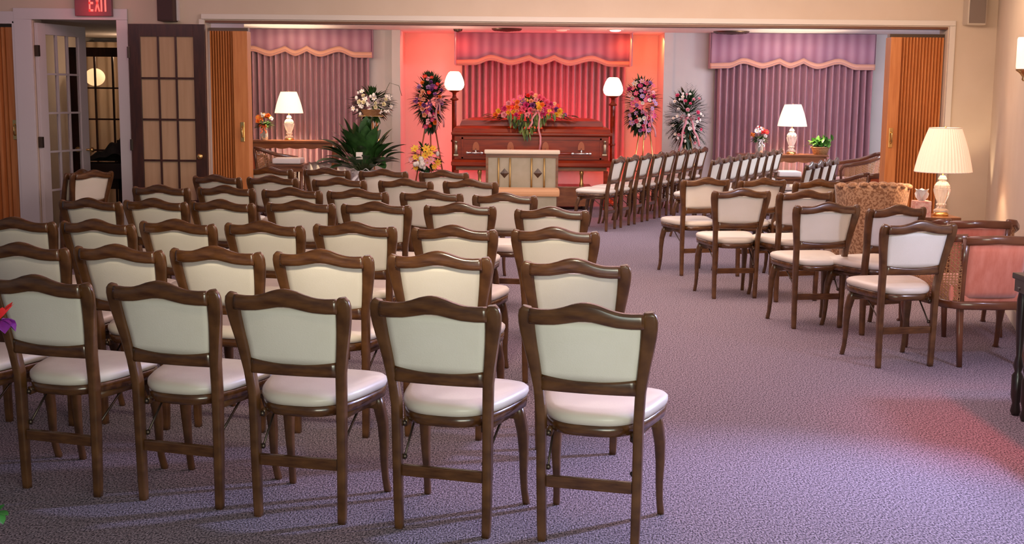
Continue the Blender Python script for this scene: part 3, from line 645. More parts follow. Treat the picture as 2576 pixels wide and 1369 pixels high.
# ------------------------------------------------------------------ cane armchairs
def cane_armchair(loc, rz, lab, grp=True, vel=VELVET):
    t = thing('cane_armchair', lab, 'armchair', loc, rz, 'cane-sided velvet armchairs')
    ZT = .765; hb = .185; hf = .315; D = .56
    for sx in (-1, 1):
        MB().sweep([(sx*(hb), -.02, 0), (sx*hb*.97, .02, .2), (sx*hb*.97, .035, .40), (sx*hb, .0, .6), (sx*(hb+.008), -.035, ZT-.01)], [(.028, .030), (.036, .036), (.040, .036), (.036, .030), (.042, .032)], 10, 4).build('rear_leg', CHAIRW, t)
        MB().sweep([(sx*(hf-.02), D-.03, .34), (sx*(hf-.005), D, .28), (sx*(hf-.02), D-.01, .14), (sx*(hf-.025), D, .02), (sx*(hf-.02), D+.015, 0)], [(.05, .05), (.055, .055), (.034, .034), (.028, .028), (.04, .04)], 10, 2.6).build('front_leg', CHAIRW, t)
        # arm: from the post round to the front support
        A = [(hb, -.03, ZT-.005), (hb+.06, .01, ZT-.012), (hb+.11, .09, ZT-.045), (hf, .22, ZT-.085), (hf+.015, .38, ZT-.11), (hf, .50, ZT-.13), (hf-.01, .53, ZT-.19), (hf-.015, .51, .36)]
        MB().sweep([(sx*a, b, c) for a, b, c in A], [(.034, .046)]*6+[(.036, .036), (.036, .036)], 10, 3.2, up=(0, 0, 1)).build('arm', CHAIRW, t)
        # cane side: woven lattice of strips
        def side(u, v):
            q = interp([(0, 0), (.18, .06), (.40, .2), (1, .5)], u); x = interp([(0, hb+.012), (.06, hb+.075), (.2, hf-.005), (.35, hf+.008), (.5, hf)], q); y = lerp(.0, .5, q/.5)
            zt_ = interp([(0, ZT-.03), (.06, ZT-.045), (.2, ZT-.10), (.5, ZT-.15)], q); return Vector((sx*x, y-.02*v, lerp(.375, zt_, v)))
        cm = MB(); NU, NV = 26, 22
        for i in range(NU+1):
            u = i/NU; w_ = .30/NU
            cm.grid(lambda a, b: side(min(1, max(0, u+(a-.5)*w_)), b), 1, 10)
        for j in range(NV+1):
            v = j/NV; w_ = .30/NV
            cm.grid(lambda a, b: side(b, min(1, max(0, v+(a-.5)*w_)))+Vector((sx*.002, 0, 0)), 1, 14)
        for s_ in range(-NV, NU, 2):
            P = [side((s_+k)/NU, k/NV) for k in range(NV+1) if 0 <= s_+k <= NU]
            if len(P) > 2: cm.tube(P, .0022, 4)
        cm.build('cane_panel', CANE, t)
    MB().sweep([(-hb-.01, -.035, ZT-.022), (0, -.055, ZT-.014), (hb+.01, -.035, ZT-.022)], [(.036, .052)]*3, 10, 3.2, up=(0, 0, 1)).build('top_rail', CHAIRW, t)
    def back(u, v):
        x = (2*u-1)*(hb-.012); e = min(1, 8*min(u, 1-u), 8*min(v, 1-v)); return (x, lerp(.028, -.035, v)-.010*e-.012*(1-(2*u-1)**2), lerp(.40, ZT-.045, v))
    MB().slab(back, 10, 8, (0, .05, 0)).build('velvet_back', vel, t)
    s = MB(); P = [(-hf+.03, D-.03), (-hf+.005, .3), (-hb-.07, .07), (-hb+.0, .0), (0, -.02), (hb-.0, .0), (hb+.07, .07), (hf-.005, .3), (hf-.03, D-.03), (0, D-.01), (-hf+.03, D-.03)]
    s.sweep([(a, b, .362) for a, b in P], (.034, .050), 8, 4, up=(0, 0, 1)); s.build('seat_rail', CHAIRW, t)
    MB().box((0, .27, .43), (.50, .50, .11), bev=.04).build('seat_cushion', vel, t)
    return t
cane_armchair((2.80, 7.13, 0), .05, 'cane-sided armchair with salmon velvet back, nearest the camera at the right edge')
cane_armchair((at(2468, 540, 8.0).x, 8.05, 0), .0, 'cane-sided armchair with red velvet back, behind the nearer one by the wall')
c3 = cane_armchair((at(2212, 420, 16.2).x, 16.2, 0), 1.45, 'cane-sided armchair with pink cushion behind the right folding partition')
c3.scale = (1, 1, 1.1)
c4 = cane_armchair((at(2216, 450, 13.2).x, 13.2, 0), .45, 'armchair with orange seat just left of the right partition post', vel=VELVETO)
c5 = cane_armchair((at(618, 420, 16.4).x, 16.5, 0), -.75, 'wooden armchair with orange velvet beside the left folding partition', vel=VELVETO); c5.scale = (1.1, 1.1, 1.1)
# dark turned-leg table at the right edge
dt = thing('dark_side_table', 'black wooden table with turned legs at the right edge of the picture', 'table', (2.80, 5.65, 0))
MB().box((0, 0, .69), (.66, .84, .03), bev=.008).build('tabletop', BLACKW, dt); MB().box((0, 0, .645), (.64, .81, .06)).build('apron', BLACKW, dt)
LP = [(.018, 0), (.026, .02), (.018, .06), (.028, .10), (.028, .20), (.016, .22), (.026, .25), (.014, .30), (.024, .45), (.026, .58), (.02, .62), (.028, .64)]
for a in (-1, 1):
    for b in (-.38, .225, .345): MB().lathe(LP, (a*.30, b, 0), 12, cap=True).build('leg', BLACKW, dt)
for b in (-.38, .345): MB().box((0, b, .15), (.56, .03, .05)).build('stretcher', BLACKW, dt)
# ------------------------------------------------------------------ torchieres
def torch(px, pyt, pyb, Y, lab, pw):
    a = at(px, pyt, Y); b = at(px, pyb, Y); h = a.z-b.z; r = .145
    t = thing('torchiere', lab, 'floor lamp', (a.x, Y, 0), 0, 'torchiere lamps beside the casket')
    MB().lathe([(.05, 0), (.10, .008), (.132, h*.16), (.143, h*.32), (.136, h*.5), (.112, h*.75), (.085, h*.93), (.06, h), (.0, h)], (0, 0, b.z), 28).build('glass_globe', GLOBE, t)
    z = b.z
    MB().lathe([(.075, z+.002), (.075, z-.01), (.03, z-.03), (.025, z-.07), (.035, z-.10), (.06, z-.115), (.062, z-.13), (.036, z-.14)], n=20).build('socket_cup', CHERRY, t)
    MB().lathe([(.034, .10), (.036, z-.14)], n=12, flute=.06, smooth=False).lathe([(.045, z*.55), (.048, z*.56), (.045, z*.57)], n=16).build('fluted_column', CHERRY, t)
    MB().lathe([(.15, 0), (.15, .03), (.10, .05), (.06, .08), (.04, .12)], n=24, cap=True).build('base', CHERRY, t)
    light('torchiere_glow', 'POINT', (a.x, Y, b.z+h+.12), pw, (1, .62, .45), .06)
torch(1143, 180, 228, 17.82, 'glowing globe floor lamp at the left end of the casket', 9)
torch(1543, 195, 242, 17.82, 'glowing globe floor lamp at the right end of the casket', 9)
# ------------------------------------------------------------------ casket
CY = 17.0
cl, crr = at(1137, 380, CY).x, at(1537, 380, CY).x; cw = crr-cl; cx = (cl+crr)/2
ck = thing('casket', 'closed cherry wood casket with silver handles under the flower spray', 'casket', (cx, CY, 0))
z_rim = at(1337, 333, CY).z; z_bot = at(1337, 404, CY).z; z_sk = at(1337, 420, CY).z; ztop = at(1337, 296, CY+.3).z; DP = .62
m = MB(); m.bx(-cw/2+.03, cw/2-.03, .03, DP-.03, z_bot, z_rim-.05, bev=.01)
m.build('body', CHERRY, ck)
fr = MB()
for (xa, xb) in ((-cw/2+.09, cw/2-.09),):
    fr.bx(xa, xb, .012, .03, z_rim-.10, z_rim-.075); fr.bx(xa, xb, .012, .03, z_bot+.02, z_bot+.04)
for x in (-cw/2+.14, cw/2-.14): fr.bx(x-.012, x+.012, .012, .03, z_bot+.02, z_rim-.075)
fr.build('panel_moulding', CHERRY, ck)
def ringlayer(mb, lst):
    """stack of rounded rectangle rings: (dx half, y0, y1, z)"""
    vs = []; fs = []; N = 4
    for hx, y0, y1, z in lst: vs += [(-hx, y0, z), (hx, y0, z), (hx, y1, z), (-hx, y1, z)]
    for i in range(len(lst)-1):
        for k in range(4): fs.append((i*4+k, i*4+(k+1) % 4, i*4+4+(k+1) % 4, i*4+4+k))
    fs.append((3, 2, 1, 0)); L = 4*(len(lst)-1); fs.append((L, L+1, L+2, L+3)); mb.add(vs, fs, False)
H = cw/2
lid = MB(); ringlayer(lid, [(H, 0, DP, z_rim-.05), (H+.012, -.012, DP+.012, z_rim-.035), (H+.012, -.012, DP+.012, z_rim-.01), (H-.005, .005, DP-.005, z_rim), (H-.02, .02, DP-.02, z_rim+.045), (H-.06, .06, DP-.06, z_rim+.075), (H-.10, .085, DP-.085, z_rim+.082), (H-.13, .10, DP-.1, ztop-.04), (H-.24, .19, DP-.19, ztop-.008), (H-.34, .27, DP-.27, ztop)])
lid.build('lid', CHERRY, ck)
bm_ = MB(); ringlayer(bm_, [(H-.005, .0, DP, z_sk), (H+.012, -.012, DP+.01, z_sk+.015), (H+.012, -.012, DP+.01, z_bot-.03), (H-.01, .01, DP-.01, z_bot)]); bm_.build('base_moulding', CHERRY, ck)
SILV = mat('silver_metal', (.80, .76, .72), .22, 1)
for px in (1197, 1284, 1372, 1462):
    p = at(px, 382, CY-.02); x = p.x-cx; z = p.z
    g = MB(); pts = [(x+.045*cos(a), z+.05+.085*max(0, sin(a))) for a in [pi*k/12 for k in range(13)]]+[(x-.045, z+.02), (x+.045, z+.02)]
    g.poly(pts, -.004, .032); e = g.build('handle_lug', mat('lug_wood', (.36, .085, .022), .3), ck)
    MB().sweep([(x, -.01, z+.045), (x, -.05, z+.02), (x, -.055, z-.035)], [(.012, .012), (.02, .02), (.026, .02)], 8, 3).build('handle_arm', SILV, e)
hz = at(1337, 386, CY-.05).z
for xa, xb in ((1176, 1212), (1440, 1484)):
    a = at(xa, 380, CY-.06).x-cx; b = at(xb, 380, CY-.06).x-cx
    MB().tube([(a, -.06, hz), (b, -.06, hz)], .016, 10).ball((a, -.06, hz), .026).ball((b, -.06, hz), .026).build('handle_bar', SILV, ck)
MB().tube([(at(1212, 385, CY).x-cx, -.06, hz), (at(1440, 385, CY).x-cx, -.06, hz)], .016, 10).build('handle_bar', CHERRY, ck)
for px in (1147, 1521):
    x = at(px, 380, CY).x-cx; zc = at(px, 372, CY).z; x = max(-H+.045, min(H-.045, x))
    g = MB(); g.sweep([(x, .018, zc-.09), (x, .008, zc-.03), (x, .008, zc+.03), (x, .012, zc+.06)], [(.05, .02), (.035, .03), (.045, .03), (.02, .02)], 8, 2.4)
    g.ball((x, .0, zc+.082), .019); g.leaf((x, .0, zc+.02), (-.5, 0, 1), .09, .035, 0); g.leaf((x, .0, zc+.02), (.5, 0, 1), .09, .035, 0); g.box((x, .02, zc-.098), (.062, .03, .02))
    g.build('corner_angel', mat('antique_silver', (.50, .42, .30), .4, .8), ck)
# bier (church truck)
bt = thing('casket_bier', 'dark wooden bier with brass legs carrying the casket', 'stand', (cx, CY, 0))
MB().bx(-H+.05, H-.05, .04, DP-.04, z_sk-.055, z_sk-.002, bev=.006).build('deck', WOODT, bt)
zb2 = at(1420, 470, CY).z
for px in (1362, 1464, 1206, 1240):
    x = at(px, 450, CY).x-cx
    MB().lathe([(.028, zb2), (.034, zb2+.03), (.022, zb2+.06), (.024, z_sk-.12), (.034, z_sk-.09), (.026, z_sk-.055)], (x, .12, 0), 14).build('brass_leg', BRASS, bt)
MB().bx(-H+.25, H-.25, .04, DP-.04, .05, zb2, bev=.008).build('base', WOODT, bt)
for sx in (-1, 1):
    for yy in (.09, DP-.09): MB().lathe([(.0, -.02), (.045, -.02), (.045, .02), (0, .02)], n=14).build('wheel', BLACKW, bt, loc=(sx*(H-.35), yy, .045)).rotation_euler = (0, pi/2, 0)
for px in (1142,):
    x = -H+.06; MB().bx(x-.03, x+.03, .05, .11, 0, z_sk-.055).build('post', CHERRY, bt)
MB().bx(H-.09, H-.03, .05, .11, 0, z_sk-.055).build('post', CHERRY, bt)
# skirt panel behind bier (white lower wall of niche is wall itself)
# kneeler
KY = 15.6; k0, k1 = at(1222, 430, KY).x, at(1404, 430, KY).x; kw = k1-k0; kx = (k0+k1)/2; kt = at(1313, 380, KY).z; kb_ = at(1313, 470, KY).z
kn = thing('kneeler', 'cream and gold prayer kneeler with padded rail in front of the casket', 'kneeler', (kx, KY, 0))
KC = mat('kneeler_panel', (.34, .30, .20), .6, col2=(.40, .35, .25), scale=6); KP = mat('kneeler_pad', (.70, .36, .17), .5)
MB().box((0, .03, kt-.012), (kw+.04, .16, .05), bev=.018).build('armrest_pad', mat('kneeler_rail_pad', (.75, .62, .45), .5), kn)
MB().bx(-kw/2+.02, kw/2-.02, .0, .07, .18, kt-.075).build('panel', KC, kn)
MB().bx(-kw/2, kw/2, -.01, .09, kt-.08, kt-.035).bx(-kw/2, -kw/2+.03, -.012, .09, 0, kt-.08).bx(kw/2-.03, kw/2, -.012, .09, 0, kt-.08).build('frame', WOODT, kn)
for px in (1254, 1283, 1337, 1369):
    x = at(px, 430, KY).x-kx; MB().tube([(x, -.012, .22), (x, -.012, kt-.09)], .012, 8).build('brass_rod', mat('old_brass', (.42, .26, .09), .4, .8), kn)
for px in (1269, 1353):
    p = at(px, 436, KY-.01); x = p.x-kx; d = MB(); 
    d.add([(x-.055, -.002, p.z), (x, -.002, p.z-.062), (x+.055, -.002, p.z), (x, -.002, p.z+.062), (x, -.022, p.z)], [(0, 1, 4), (1, 2, 4), (2, 3, 4), (3, 0, 4)]); d.build('diamond_ornament', BRASSD, kn)
pz_ = at(1313, 478, KY-.3).z
MB().box((.02, -.22, pz_-.03), (kw-.02, .36, .09), bev=.03).build('kneeling_pad', KP, kn)
MB().bx(-kw/2+.03, kw/2-.03, -.38, .0, .10, pz_-.075).build('step_skirt', KC, kn)
MB().bx(-kw/2+.01, kw/2-.01, -.40, .09, 0, .10).build('base', WOODT, kn)
# ------------------------------------------------------------------ console tables, benches
def console(pxa, pxb, pyt, Y, lab, D=.42):
    a = at(pxa, pyt, Y); b = at(pxb, pyt, Y); z = (a.z+b.z)/2; W = b.x-a.x
    t = thing('console_table', lab, 'table', ((a.x+b.x)/2, Y, 0), 0, 'console tables with lamps')
    MB().box((0, D/2, z-.015), (W, D, .03), bev=.01).build('tabletop', WOODT, t)
    n = 40; P = [(-W/2+.04+(W-.08)*k/n, z-.10-.018*abs(sin(k/n*pi*6))-(.02 if k < 3 or k > n-3 else 0)) for k in range(n+1)]+[(W/2-.04, z-.03), (-W/2+.04, z-.03)]
    MB().poly(P, .02, .04).build('apron', WOODT, t); MB().bx(-W/2+.04, W/2-.04, D-.05, D-.03, z-.1, z-.03).build('rear_apron', WOODT, t)
    for sx in (-1, 1):
        for yy, s2 in ((.05, -1), (D-.05, 1)):
            MB().sweep([(sx*(W/2-.06), yy, z-.03), (sx*(W/2-.03), yy+s2*.01, z-.14), (sx*(W/2-.05), yy, z-.32), (sx*(W/2-.08), yy, .18), (sx*(W/2-.07), yy, .05), (sx*(W/2-.04), yy+s2*.02, 0)], [(.06, .06), (.065, .06), (.045, .045), (.032, .032), (.03, .03), (.045, .045)], 10, 3).build('leg', WOODT, t)
    return (a.x+b.x)/2, z, W
CTY = 17.7
lx, lz, lw = console(608, 845, 354, CTY, 'long console table under the left lamp, before the mauve curtain')
rx, rz_, rw = console(1862, 2086, 389, CTY, 'dark console table under the right lamp, before the mauve curtain')
def bench(px, pyt, wpx, Y, lab):
    a = at(px, pyt, Y); W = wpx/FPX*Y; z = a.z
    t = thing('bench', lab, 'bench', (a.x, Y, 0), 0, 'low benches under the console tables')
    MB().box((0, 0, z-.03), (W*.8, .34, .07), bev=.02).build('cushion', RIBW, t); MB().box((0, 0, z-.085), (W, .42, .03), bev=.006).box((0, 0, z-.13), (W*.9, .36, .07)).build('frame', WOODT, t)
    for sx in (-1, 1):
        for yy in (-.15, .15): MB().sweep([(sx*W*.42, yy, z-.13), (sx*W*.40, yy, .1), (sx*W*.43, yy, 0)], [(.045, .045), (.028, .028), (.034, .034)]).build('leg', WOODT, t)
bench(726, 398, 88, 16.2, 'low wooden bench with cream cushion below the left console table')
bench(1982, 431, 70, 17.2, 'low wooden bench with white cushion below the right console table')
def lamp_on(px, pyb, pysb, pyst, wpx, Y, z, lab):
    a = at(px, pyb, Y); H = at(px, pyst, Y).z-z; sh = at(px, pyst, Y).z-at(px, pysb, Y).z
    table_lamp((a.x, Y, z+.001), H, wpx/2/FPX*Y, wpx*.56/2/FPX*Y, sh, lab, SHADEB, 90)
lamp_on(728, 352, 285, 231, 70, CTY+.2, lz, 'crystal table lamp with bright shade on the left console table')
lamp_on(1990, 388, 318, 263, 72, CTY+.2, rz_, 'crystal table lamp with bright shade on the right console table')
# ------------------------------------------------------------------ flowers
def rnd(c, s): return Vector(c)+Vector((R.gauss(0, s), R.gauss(0, s), R.gauss(0, s)))
def rose(m, c, r, n=None):
    c = Vector(c); n = Vector(n or (0, -1, .3)).normalized()
    a = n.orthogonal().normalized(); b = n.cross(a)
    for ring, (k, op, l) in enumerate(((5, .95, 1.0), (5, .55, .9), (3, .2, .75))):
        for i in range(k):
            th = 2*pi*(i+.5*ring)/k; d = (a*cos(th)+b*sin(th)); dirn = (d*op+n*(1-op*.6)).normalized()
            m.leaf(c+d*r*.12, dirn, r*l*.9, r*1.15, 0, 3, .6, up=n+d*.01)
def daisy(m, c, r, n=None, k=9):
    c = Vector(c); n = Vector(n or (0, -1, .3)).normalized(); a = n.orthogonal().normalized(); b = n.cross(a)
    for i in range(k):
        th = 2*pi*i/k; d = a*cos(th)+b*sin(th); m.leaf(c, (d+n*.25), r, r*.55, 0, 3, .2, up=n)
def puff(m, c, r):
    for _ in range(9): q = rnd(c, r*.38); m.ball(q, r*.42, 6, 4, jit=.2)
def flower(kind, c, r, mt, par, n=None):
    m = MB(); {'rose': lambda: rose(m, c, r, n), 'daisy': lambda: daisy(m, c, r, n), 'lily': lambda: daisy(m, c, r*1.25, n, 6), 'puff': lambda: puff(m, c, r), 'bud': lambda: m.ball(c, r*.6, 6, 4, (1, 1, 1.3))}[kind]()
    o = m.build({'rose': 'rose', 'daisy': 'daisy', 'lily': 'lily', 'puff': 'hydrangea', 'bud': 'bud'}[kind], mt, par)
    if kind in ('daisy', 'lily'): MB().ball(Vector(c)+Vector(n or (0, -1, .3)).normalized()*r*.12, r*.2, 6, 4).build('flower_centre', YEL if mt is not YEL else ORG, o)
    return o
def spray(name, lab, cat, px, py, wpx, hpx, Y, cols, nfl, fr=.04, kinds=('rose', 'daisy', 'rose', 'lily'), leafm=LEAFD, nleaf=150, shape='oval', seed=1, depth=.16, leafL=.16, group=None, hook=None):
    global R
    R = random.Random(seed); c = at(px, py, Y); W = wpx/2/FPX*Y; Hh = hpx/2/FPX*Y
    t = thing(name, lab, cat, (c.x, Y, c.z), 0, group)
    lm = MB()
    def prof(z):  # relative half width at z in -1..1
        if shape == 'oval': return math.sqrt(max(0, 1-z*z))**.9*(.95 if z > 0 else .85)
        if shape == 'tear': return max(0, (1-z*z))**.6*(1-.35*abs(z)) * (1 if z > -.2 else .8)
        if shape == 'dome': return math.sqrt(max(0, 1-z*z))
        return 1
    for i in range(nleaf):
        z = R.uniform(-.95, .98); w_ = prof(z); x = R.uniform(-1, 1)*w_; y = R.uniform(-.3, .9)*depth*(1-.5*abs(x))
        p = Vector((x*W*.85, -y*.8, z*Hh*.9)); d = Vector((x*W*1.4, -R.uniform(-.02, .10), z*Hh*.7+R.uniform(-.05, .05))); 
        if d.length < .02: d = Vector((0, -1, 0))
        lm.leaf(p*.8, d, R.uniform(.5, 1.1)*leafL, leafL*.26, R.uniform(0, .5), 4)
    lm.build('foliage', leafm, t)
    pts = []
    for i in range(nfl):
        for tr in range(30):
            z = R.uniform(-.78, .85); x = R.uniform(-1, 1)*prof(z)*.85; p = Vector((x*W, -depth*(.55+.5*math.sqrt(max(0, 1-x*x-z*z*.8)))-R.uniform(0, .03), z*Hh))
            if all((p-q).length > fr*1.25 for q in pts): break
        pts.append(p); k = kinds[i % len(kinds)]; mt = cols[i % len(cols)]
        flower(k, p, fr*R.uniform(.8, 1.25), mt, t, (x*.8, -1, z*.8+.2))
    if hook: hook(t, W, Hh)
    return t
def bow(t, c, s, mt, tails=((-.35, 1), (.35, 1)), tl=.35):
    m = MB(); c = Vector(c)
    for sx in (-1, 1):
        for k in range(2):
            a = .3+.5*k; P = [c, c+Vector((sx*s*.6, -.02, s*(.45-.3*k))), c+Vector((sx*s, -.03, s*(.15-.35*k))), c+Vector((sx*s*.5, -.035, -s*.2*k)), c+Vector((0, -.01, 0))]
            m.sweep(P, (.002, s*.42), 4, 8, up=(0, 1, 0))
    m.ball(c+Vector((0, -.02, 0)), s*.2, 8, 5)
    for dx, l in tails:
        P = [c+Vector((dx*s*(.4+k*.25)+.012*sin(k*1.8), -.02-.004*k, -tl*l*k/6)) for k in range(7)]
        m.sweep(P, (s*.30, .003), 4, 8, up=(0, 1, 0))
    return m.build('ribbon_bow', mt, t)
def easel(px, pyt, Y, h_top, spread, lab, m_, lx=None):
    c = at(px, 400, Y); t = thing('easel', lab, 'easel', (c.x, Y, 0), 0, 'flower stand easels'); 
    for sx in (-1, 1): MB().tube([(sx*spread, -.05, 0), (sx*.05, .02, h_top)], .011, 8).build('leg', m_, t)
    MB().tube([(0, .38, 0), (0, .05, h_top-.05)], .010, 8).build('leg', m_, t)
    MB().tube([(-spread*.62, -.02, h_top*.40), (spread*.62, -.02, h_top*.40)], .008, 6).build('crossbar', m_, t)
    if lx: MB().box((0, -.10, lx-.008), (.34, .24, .014), bev=.004).build('ledge', m_, t)
    return t
WIRE = mat('wood_easel', (.32, .12, .05), .5)
easel(1082, 0, 17.9, at(1082, 300, 17.9).z, .26, 'thin brown easel under the multicoloured spray left of the casket', WIRE)
easel(1620, 0, 17.9, at(1620, 300, 17.9).z, .22, 'brass easel under the pink spray right of the casket', BRASS)
easel(1724, 0, 18.3, at(1724, 330, 18.3).z, .22, 'brass easel under the white and pink palm spray', BRASS)
easel(937, 0, 17.85, at(937, 300, 17.85).z, .22, 'brass easel holding the white flower basket behind the large plant', BRASS, lx=at(937, 262, 17.75).z-.16)
spray('standing_spray', 'tall purple, pink and orange flower spray on an easel left of the casket', 'flowers', 1082, 258, 88, 150, 17.75, [LAV, PURP, PEACH, MAG, ORG, LPINK, PURP, RED], 40, .036, kinds=('rose', 'puff', 'rose', 'daisy'), shape='tear', seed=3, nleaf=520, leafL=.18,
      hook=lambda t, W, H: bow(t, (.10, -.22, .02), .09, RIBP, ((.1, 1), (.7, .9)), .40))
spray('standing_spray', 'tall pink and lavender flower spray on an easel right of the casket', 'flowers', 1612, 268, 92, 150, 17.75, [PINK, LAV, MAG, LPINK, PINK, LAV, WHT], 52, .037, kinds=('daisy', 'rose', 'daisy', 'lily'), shape='oval', seed=5, nleaf=420, leafL=.17,
      hook=lambda t, W, H: bow(t, (.06, -.25, -.08), .08, RIBP, ((-.1, 1), (.9, .9)), .38))
def fronds(t, W, H, n=26, L=1.15, m_=LEAFD, a0=0, a1=2*pi, skipup=False):
    m = MB()
    for k in range(n):
        a = a0+(a1-a0)*(k+R.uniform(-.2, .2))/n; d = Vector((cos(a)*W, -.02, sin(a)*H)); ln = d.length*L*R.uniform(.85, 1.1); d.normalize()
        P = [d*(ln*q/5)+Vector((0, -.04*sin(q), -.02*q*q/6)) for q in range(6)]; m.tube(P, .003, 4)
        for q in range(3, 17):
            f = q/16; c = d*(ln*f)+Vector((0, -.03, -.04*f*f)); s_ = d.cross(Vector((0, 1, 0)))
            for sx in (-1, 1): m.leaf(c, d*.8+s_*sx*.7, .17*(1.1-f*.7), .017, .1, 2)
    m.build('palm_fronds', m_, t)
def pbow(t, W, H):
    fronds(t, W, H, 24); bow(t, (-.02, -.26, .02), .11, RIBP, ((-.5, 1.1), (.9, .95)), .42)
spray('standing_spray', 'oval palm spray of white and pink flowers with a pink bow before the right wall', 'flowers', 1726, 300, 98, 150, 18.15, [WHT, WHT, PINK, WHT, LPINK, WHT], 40, .031, kinds=('rose', 'bud', 'rose', 'daisy'), shape='oval', seed=8, nleaf=300, leafL=.17, hook=pbow)
# casket spray
R = random.Random(11); c = at(1337, 292, CY+.1); cs = thing('casket_spray', 'large mixed flower spray with pink ribbon lying on the casket lid', 'flowers', (c.x, CY+.16, ztop-.01))
m = MB(); ml = MB()
for i in range(240):
    a = R.uniform(0, pi); rr = R.uniform(.3, 1); d = Vector((cos(a)*.62*rr, -R.uniform(0, .24), sin(a)*.34*rr*(1-abs(cos(a))*.35)+.02)); (m if i % 3 else ml).leaf(d*.7, d+Vector((0, 0, -.02)), R.uniform(.08, .17), .035, .5, 4)
for i in range(110):
    x = R.gauss(-.05, .15); q = Vector((x, -.26-R.uniform(0, .03), .08-R.uniform(0, .30)*(1-min(1, abs(x+.08)/.35)))); (ml if i % 3 else m).leaf(q, (R.uniform(-.4, .4), -.25, -1), R.uniform(.06, .13), .035, .2, 3)
for i in range(60):
    sx = R.choice((-1, 1)); q = Vector((sx*R.uniform(.35, .58), -.12-R.uniform(0, .1), R.uniform(.0, .07))); (ml if i % 2 else m).leaf(q, (sx, -.3, -.05), R.uniform(.08, .16), .03, .3, 3)
m.build('foliage', LEAFD, cs); ml.build('light_foliage', LEAFY, cs)
cc = [PINK, YEL, MAG, PEACH, LPINK, RED, YEL, PINK, ORG, PURP]; pts = []
for i in range(54):
    for tr in range(30):
        a = R.uniform(.05, pi-.05); rr = math.sqrt(R.uniform(.02, 1)); p = Vector((cos(a)*.50*rr, -.20-.08*(1-rr), sin(a)*.33*rr*(1-abs(cos(a))*.4)+.02))
        if all((p-q).length > .05 for q in pts): break
    pts.append(p); flower(('rose', 'daisy', 'rose', 'puff')[i % 4] if i % 4 != 3 else 'rose', p, R.uniform(.034, .052), cc[i % 10], cs, (p.x, -1, p.z*1.5))
bow(cs, (.08, -.34, .11), .085, RIBP, ((-.7, .45), (.25, 1)), .52)
# white flower basket on easel
def wb_hook(t, W, H):
    MB().lathe([(.12, -.16), (.16, -.08), (.165, -.075), (.15, -.085)], (0, -.05, 0), 20).lathe([(.0, -.16), (.12, -.16)], (0, -.05, 0), 20).build('basket', WICKER, t)
    MB().tube([(.10, -.05, .0), (.25, -.05, .30), (.38, -.05, .26), (.42, -.05, .12)], .004, 5).build('curly_twig', STEM, t)
spray('basket_arrangement', 'basket of white and cream flowers on a brass easel by the left curtain', 'flowers', 937, 262, 120, 74, 17.75, [WHT, CREAM, WHT, WHT], 28, .034, kinds=('puff', 'rose', 'bud', 'lily'), shape='dome', seed=13, nleaf=280, leafL=.17, depth=.12, leafm=LEAF, hook=wb_hook)
# small yellow and white arrangement
def yv(t, W, H):
    zf = t.location.z
    MB().lathe([(.03, -.36), (.05, -.34), (.05, -.28), (.065, -.20), (.07, -.14)], (0, 0, 0), 18, cap=True).build('vase', mat('green_vase', (.02, .05, .03), .2), t)
spray('vase_arrangement', 'yellow lily and white hydrangea arrangement in a vase below the multicoloured easel spray', 'flowers', 1070, 398, 84, 66, 17.3, [YEL, WHT, YEL, YEL, LPINK], 16, .05, kinds=('lily', 'bud', 'lily', 'daisy', 'daisy'), shape='dome', seed=17, nleaf=110, leafL=.16, leafm=LEAF, depth=.12, hook=lambda t, W, H: (yv(t, W, H), flower('puff', (-.06, -.14, -.05), .085, WHT, t), flower('puff', (-.03, -.15, -.09), .06, WHT, t)))
ys = at(1070, 398, 17.3); yb = ys.z-.36
st_ = thing('plant_stand', 'small round stand under the yellow and white arrangement', 'stand', (ys.x, 17.3, 0))
MB().lathe([(.0, yb-.02), (.14, yb-.02), (.14, yb-.001), (0, yb-.001)], n=24).build('top', WOODT, st_); MB().tube([(0, 0, .02), (0, 0, yb-.02)], .018).lathe([(.12, 0), (.11, .02), (.02, .04)], n=20).build('pedestal', WOODT, st_)
# vases on consoles
def vase_bouquet(px, pyf, Y, z, cols, lab, rib, seed, r=.036, nf=14):
    global R
    R = random.Random(seed); c = at(px, pyf, Y); t = thing('vase_bouquet', lab, 'flowers', (c.x, Y, z), 0); hz_ = c.z-z
    MB().lathe([(.035, .0), (.05, .01), (.058, .06), (.05, .13), (.042, .165), (.05, .18)], n=20).build('glass_vase', mat('clear_vase', (.85, .88, .80), .06, trans=.8, ior=1.3), t)
    s = MB()
    for k in range(9): a = k*.7; s.tube([(.02*cos(a), .02*sin(a), .02), (.02*cos(a+2), .02*sin(a+2), .17), (.05*cos(a+2), .05*sin(a+2), hz_)], .003, 5)
    s.build('stems', STEM, t)
    l = MB()
    for k in range(50): a = R.uniform(0, 2*pi); l.leaf((.03*cos(a), .03*sin(a), hz_-.08), (cos(a), sin(a), R.uniform(-.2, 1)), R.uniform(.08, .15), .035, .4, 3)
    l.build('foliage', LEAF, t)
    for k in range(nf):
        a = R.uniform(0, 2*pi); e = R.uniform(.0, 1.4); q = Vector((cos(a)*cos(e)*.12, sin(a)*cos(e)*.10-.02, sin(e)*.12+hz_-.04)); flower(('rose', 'daisy', 'puff')[k % 3], q, r*R.uniform(.8, 1.3), cols[k % len(cols)], t, (q.x*5, -.8+q.y*4, .5))
    bow(t, (0, -.065, .20), .055, rib, ((-.2, 1), (.5, 1)), .10)
vase_bouquet(664, 302, CTY+.12, lz, [ORG, YEL, WHT, ORG], 'orange, yellow and white bouquet in a glass vase left of the left lamp', RIBO, 21)
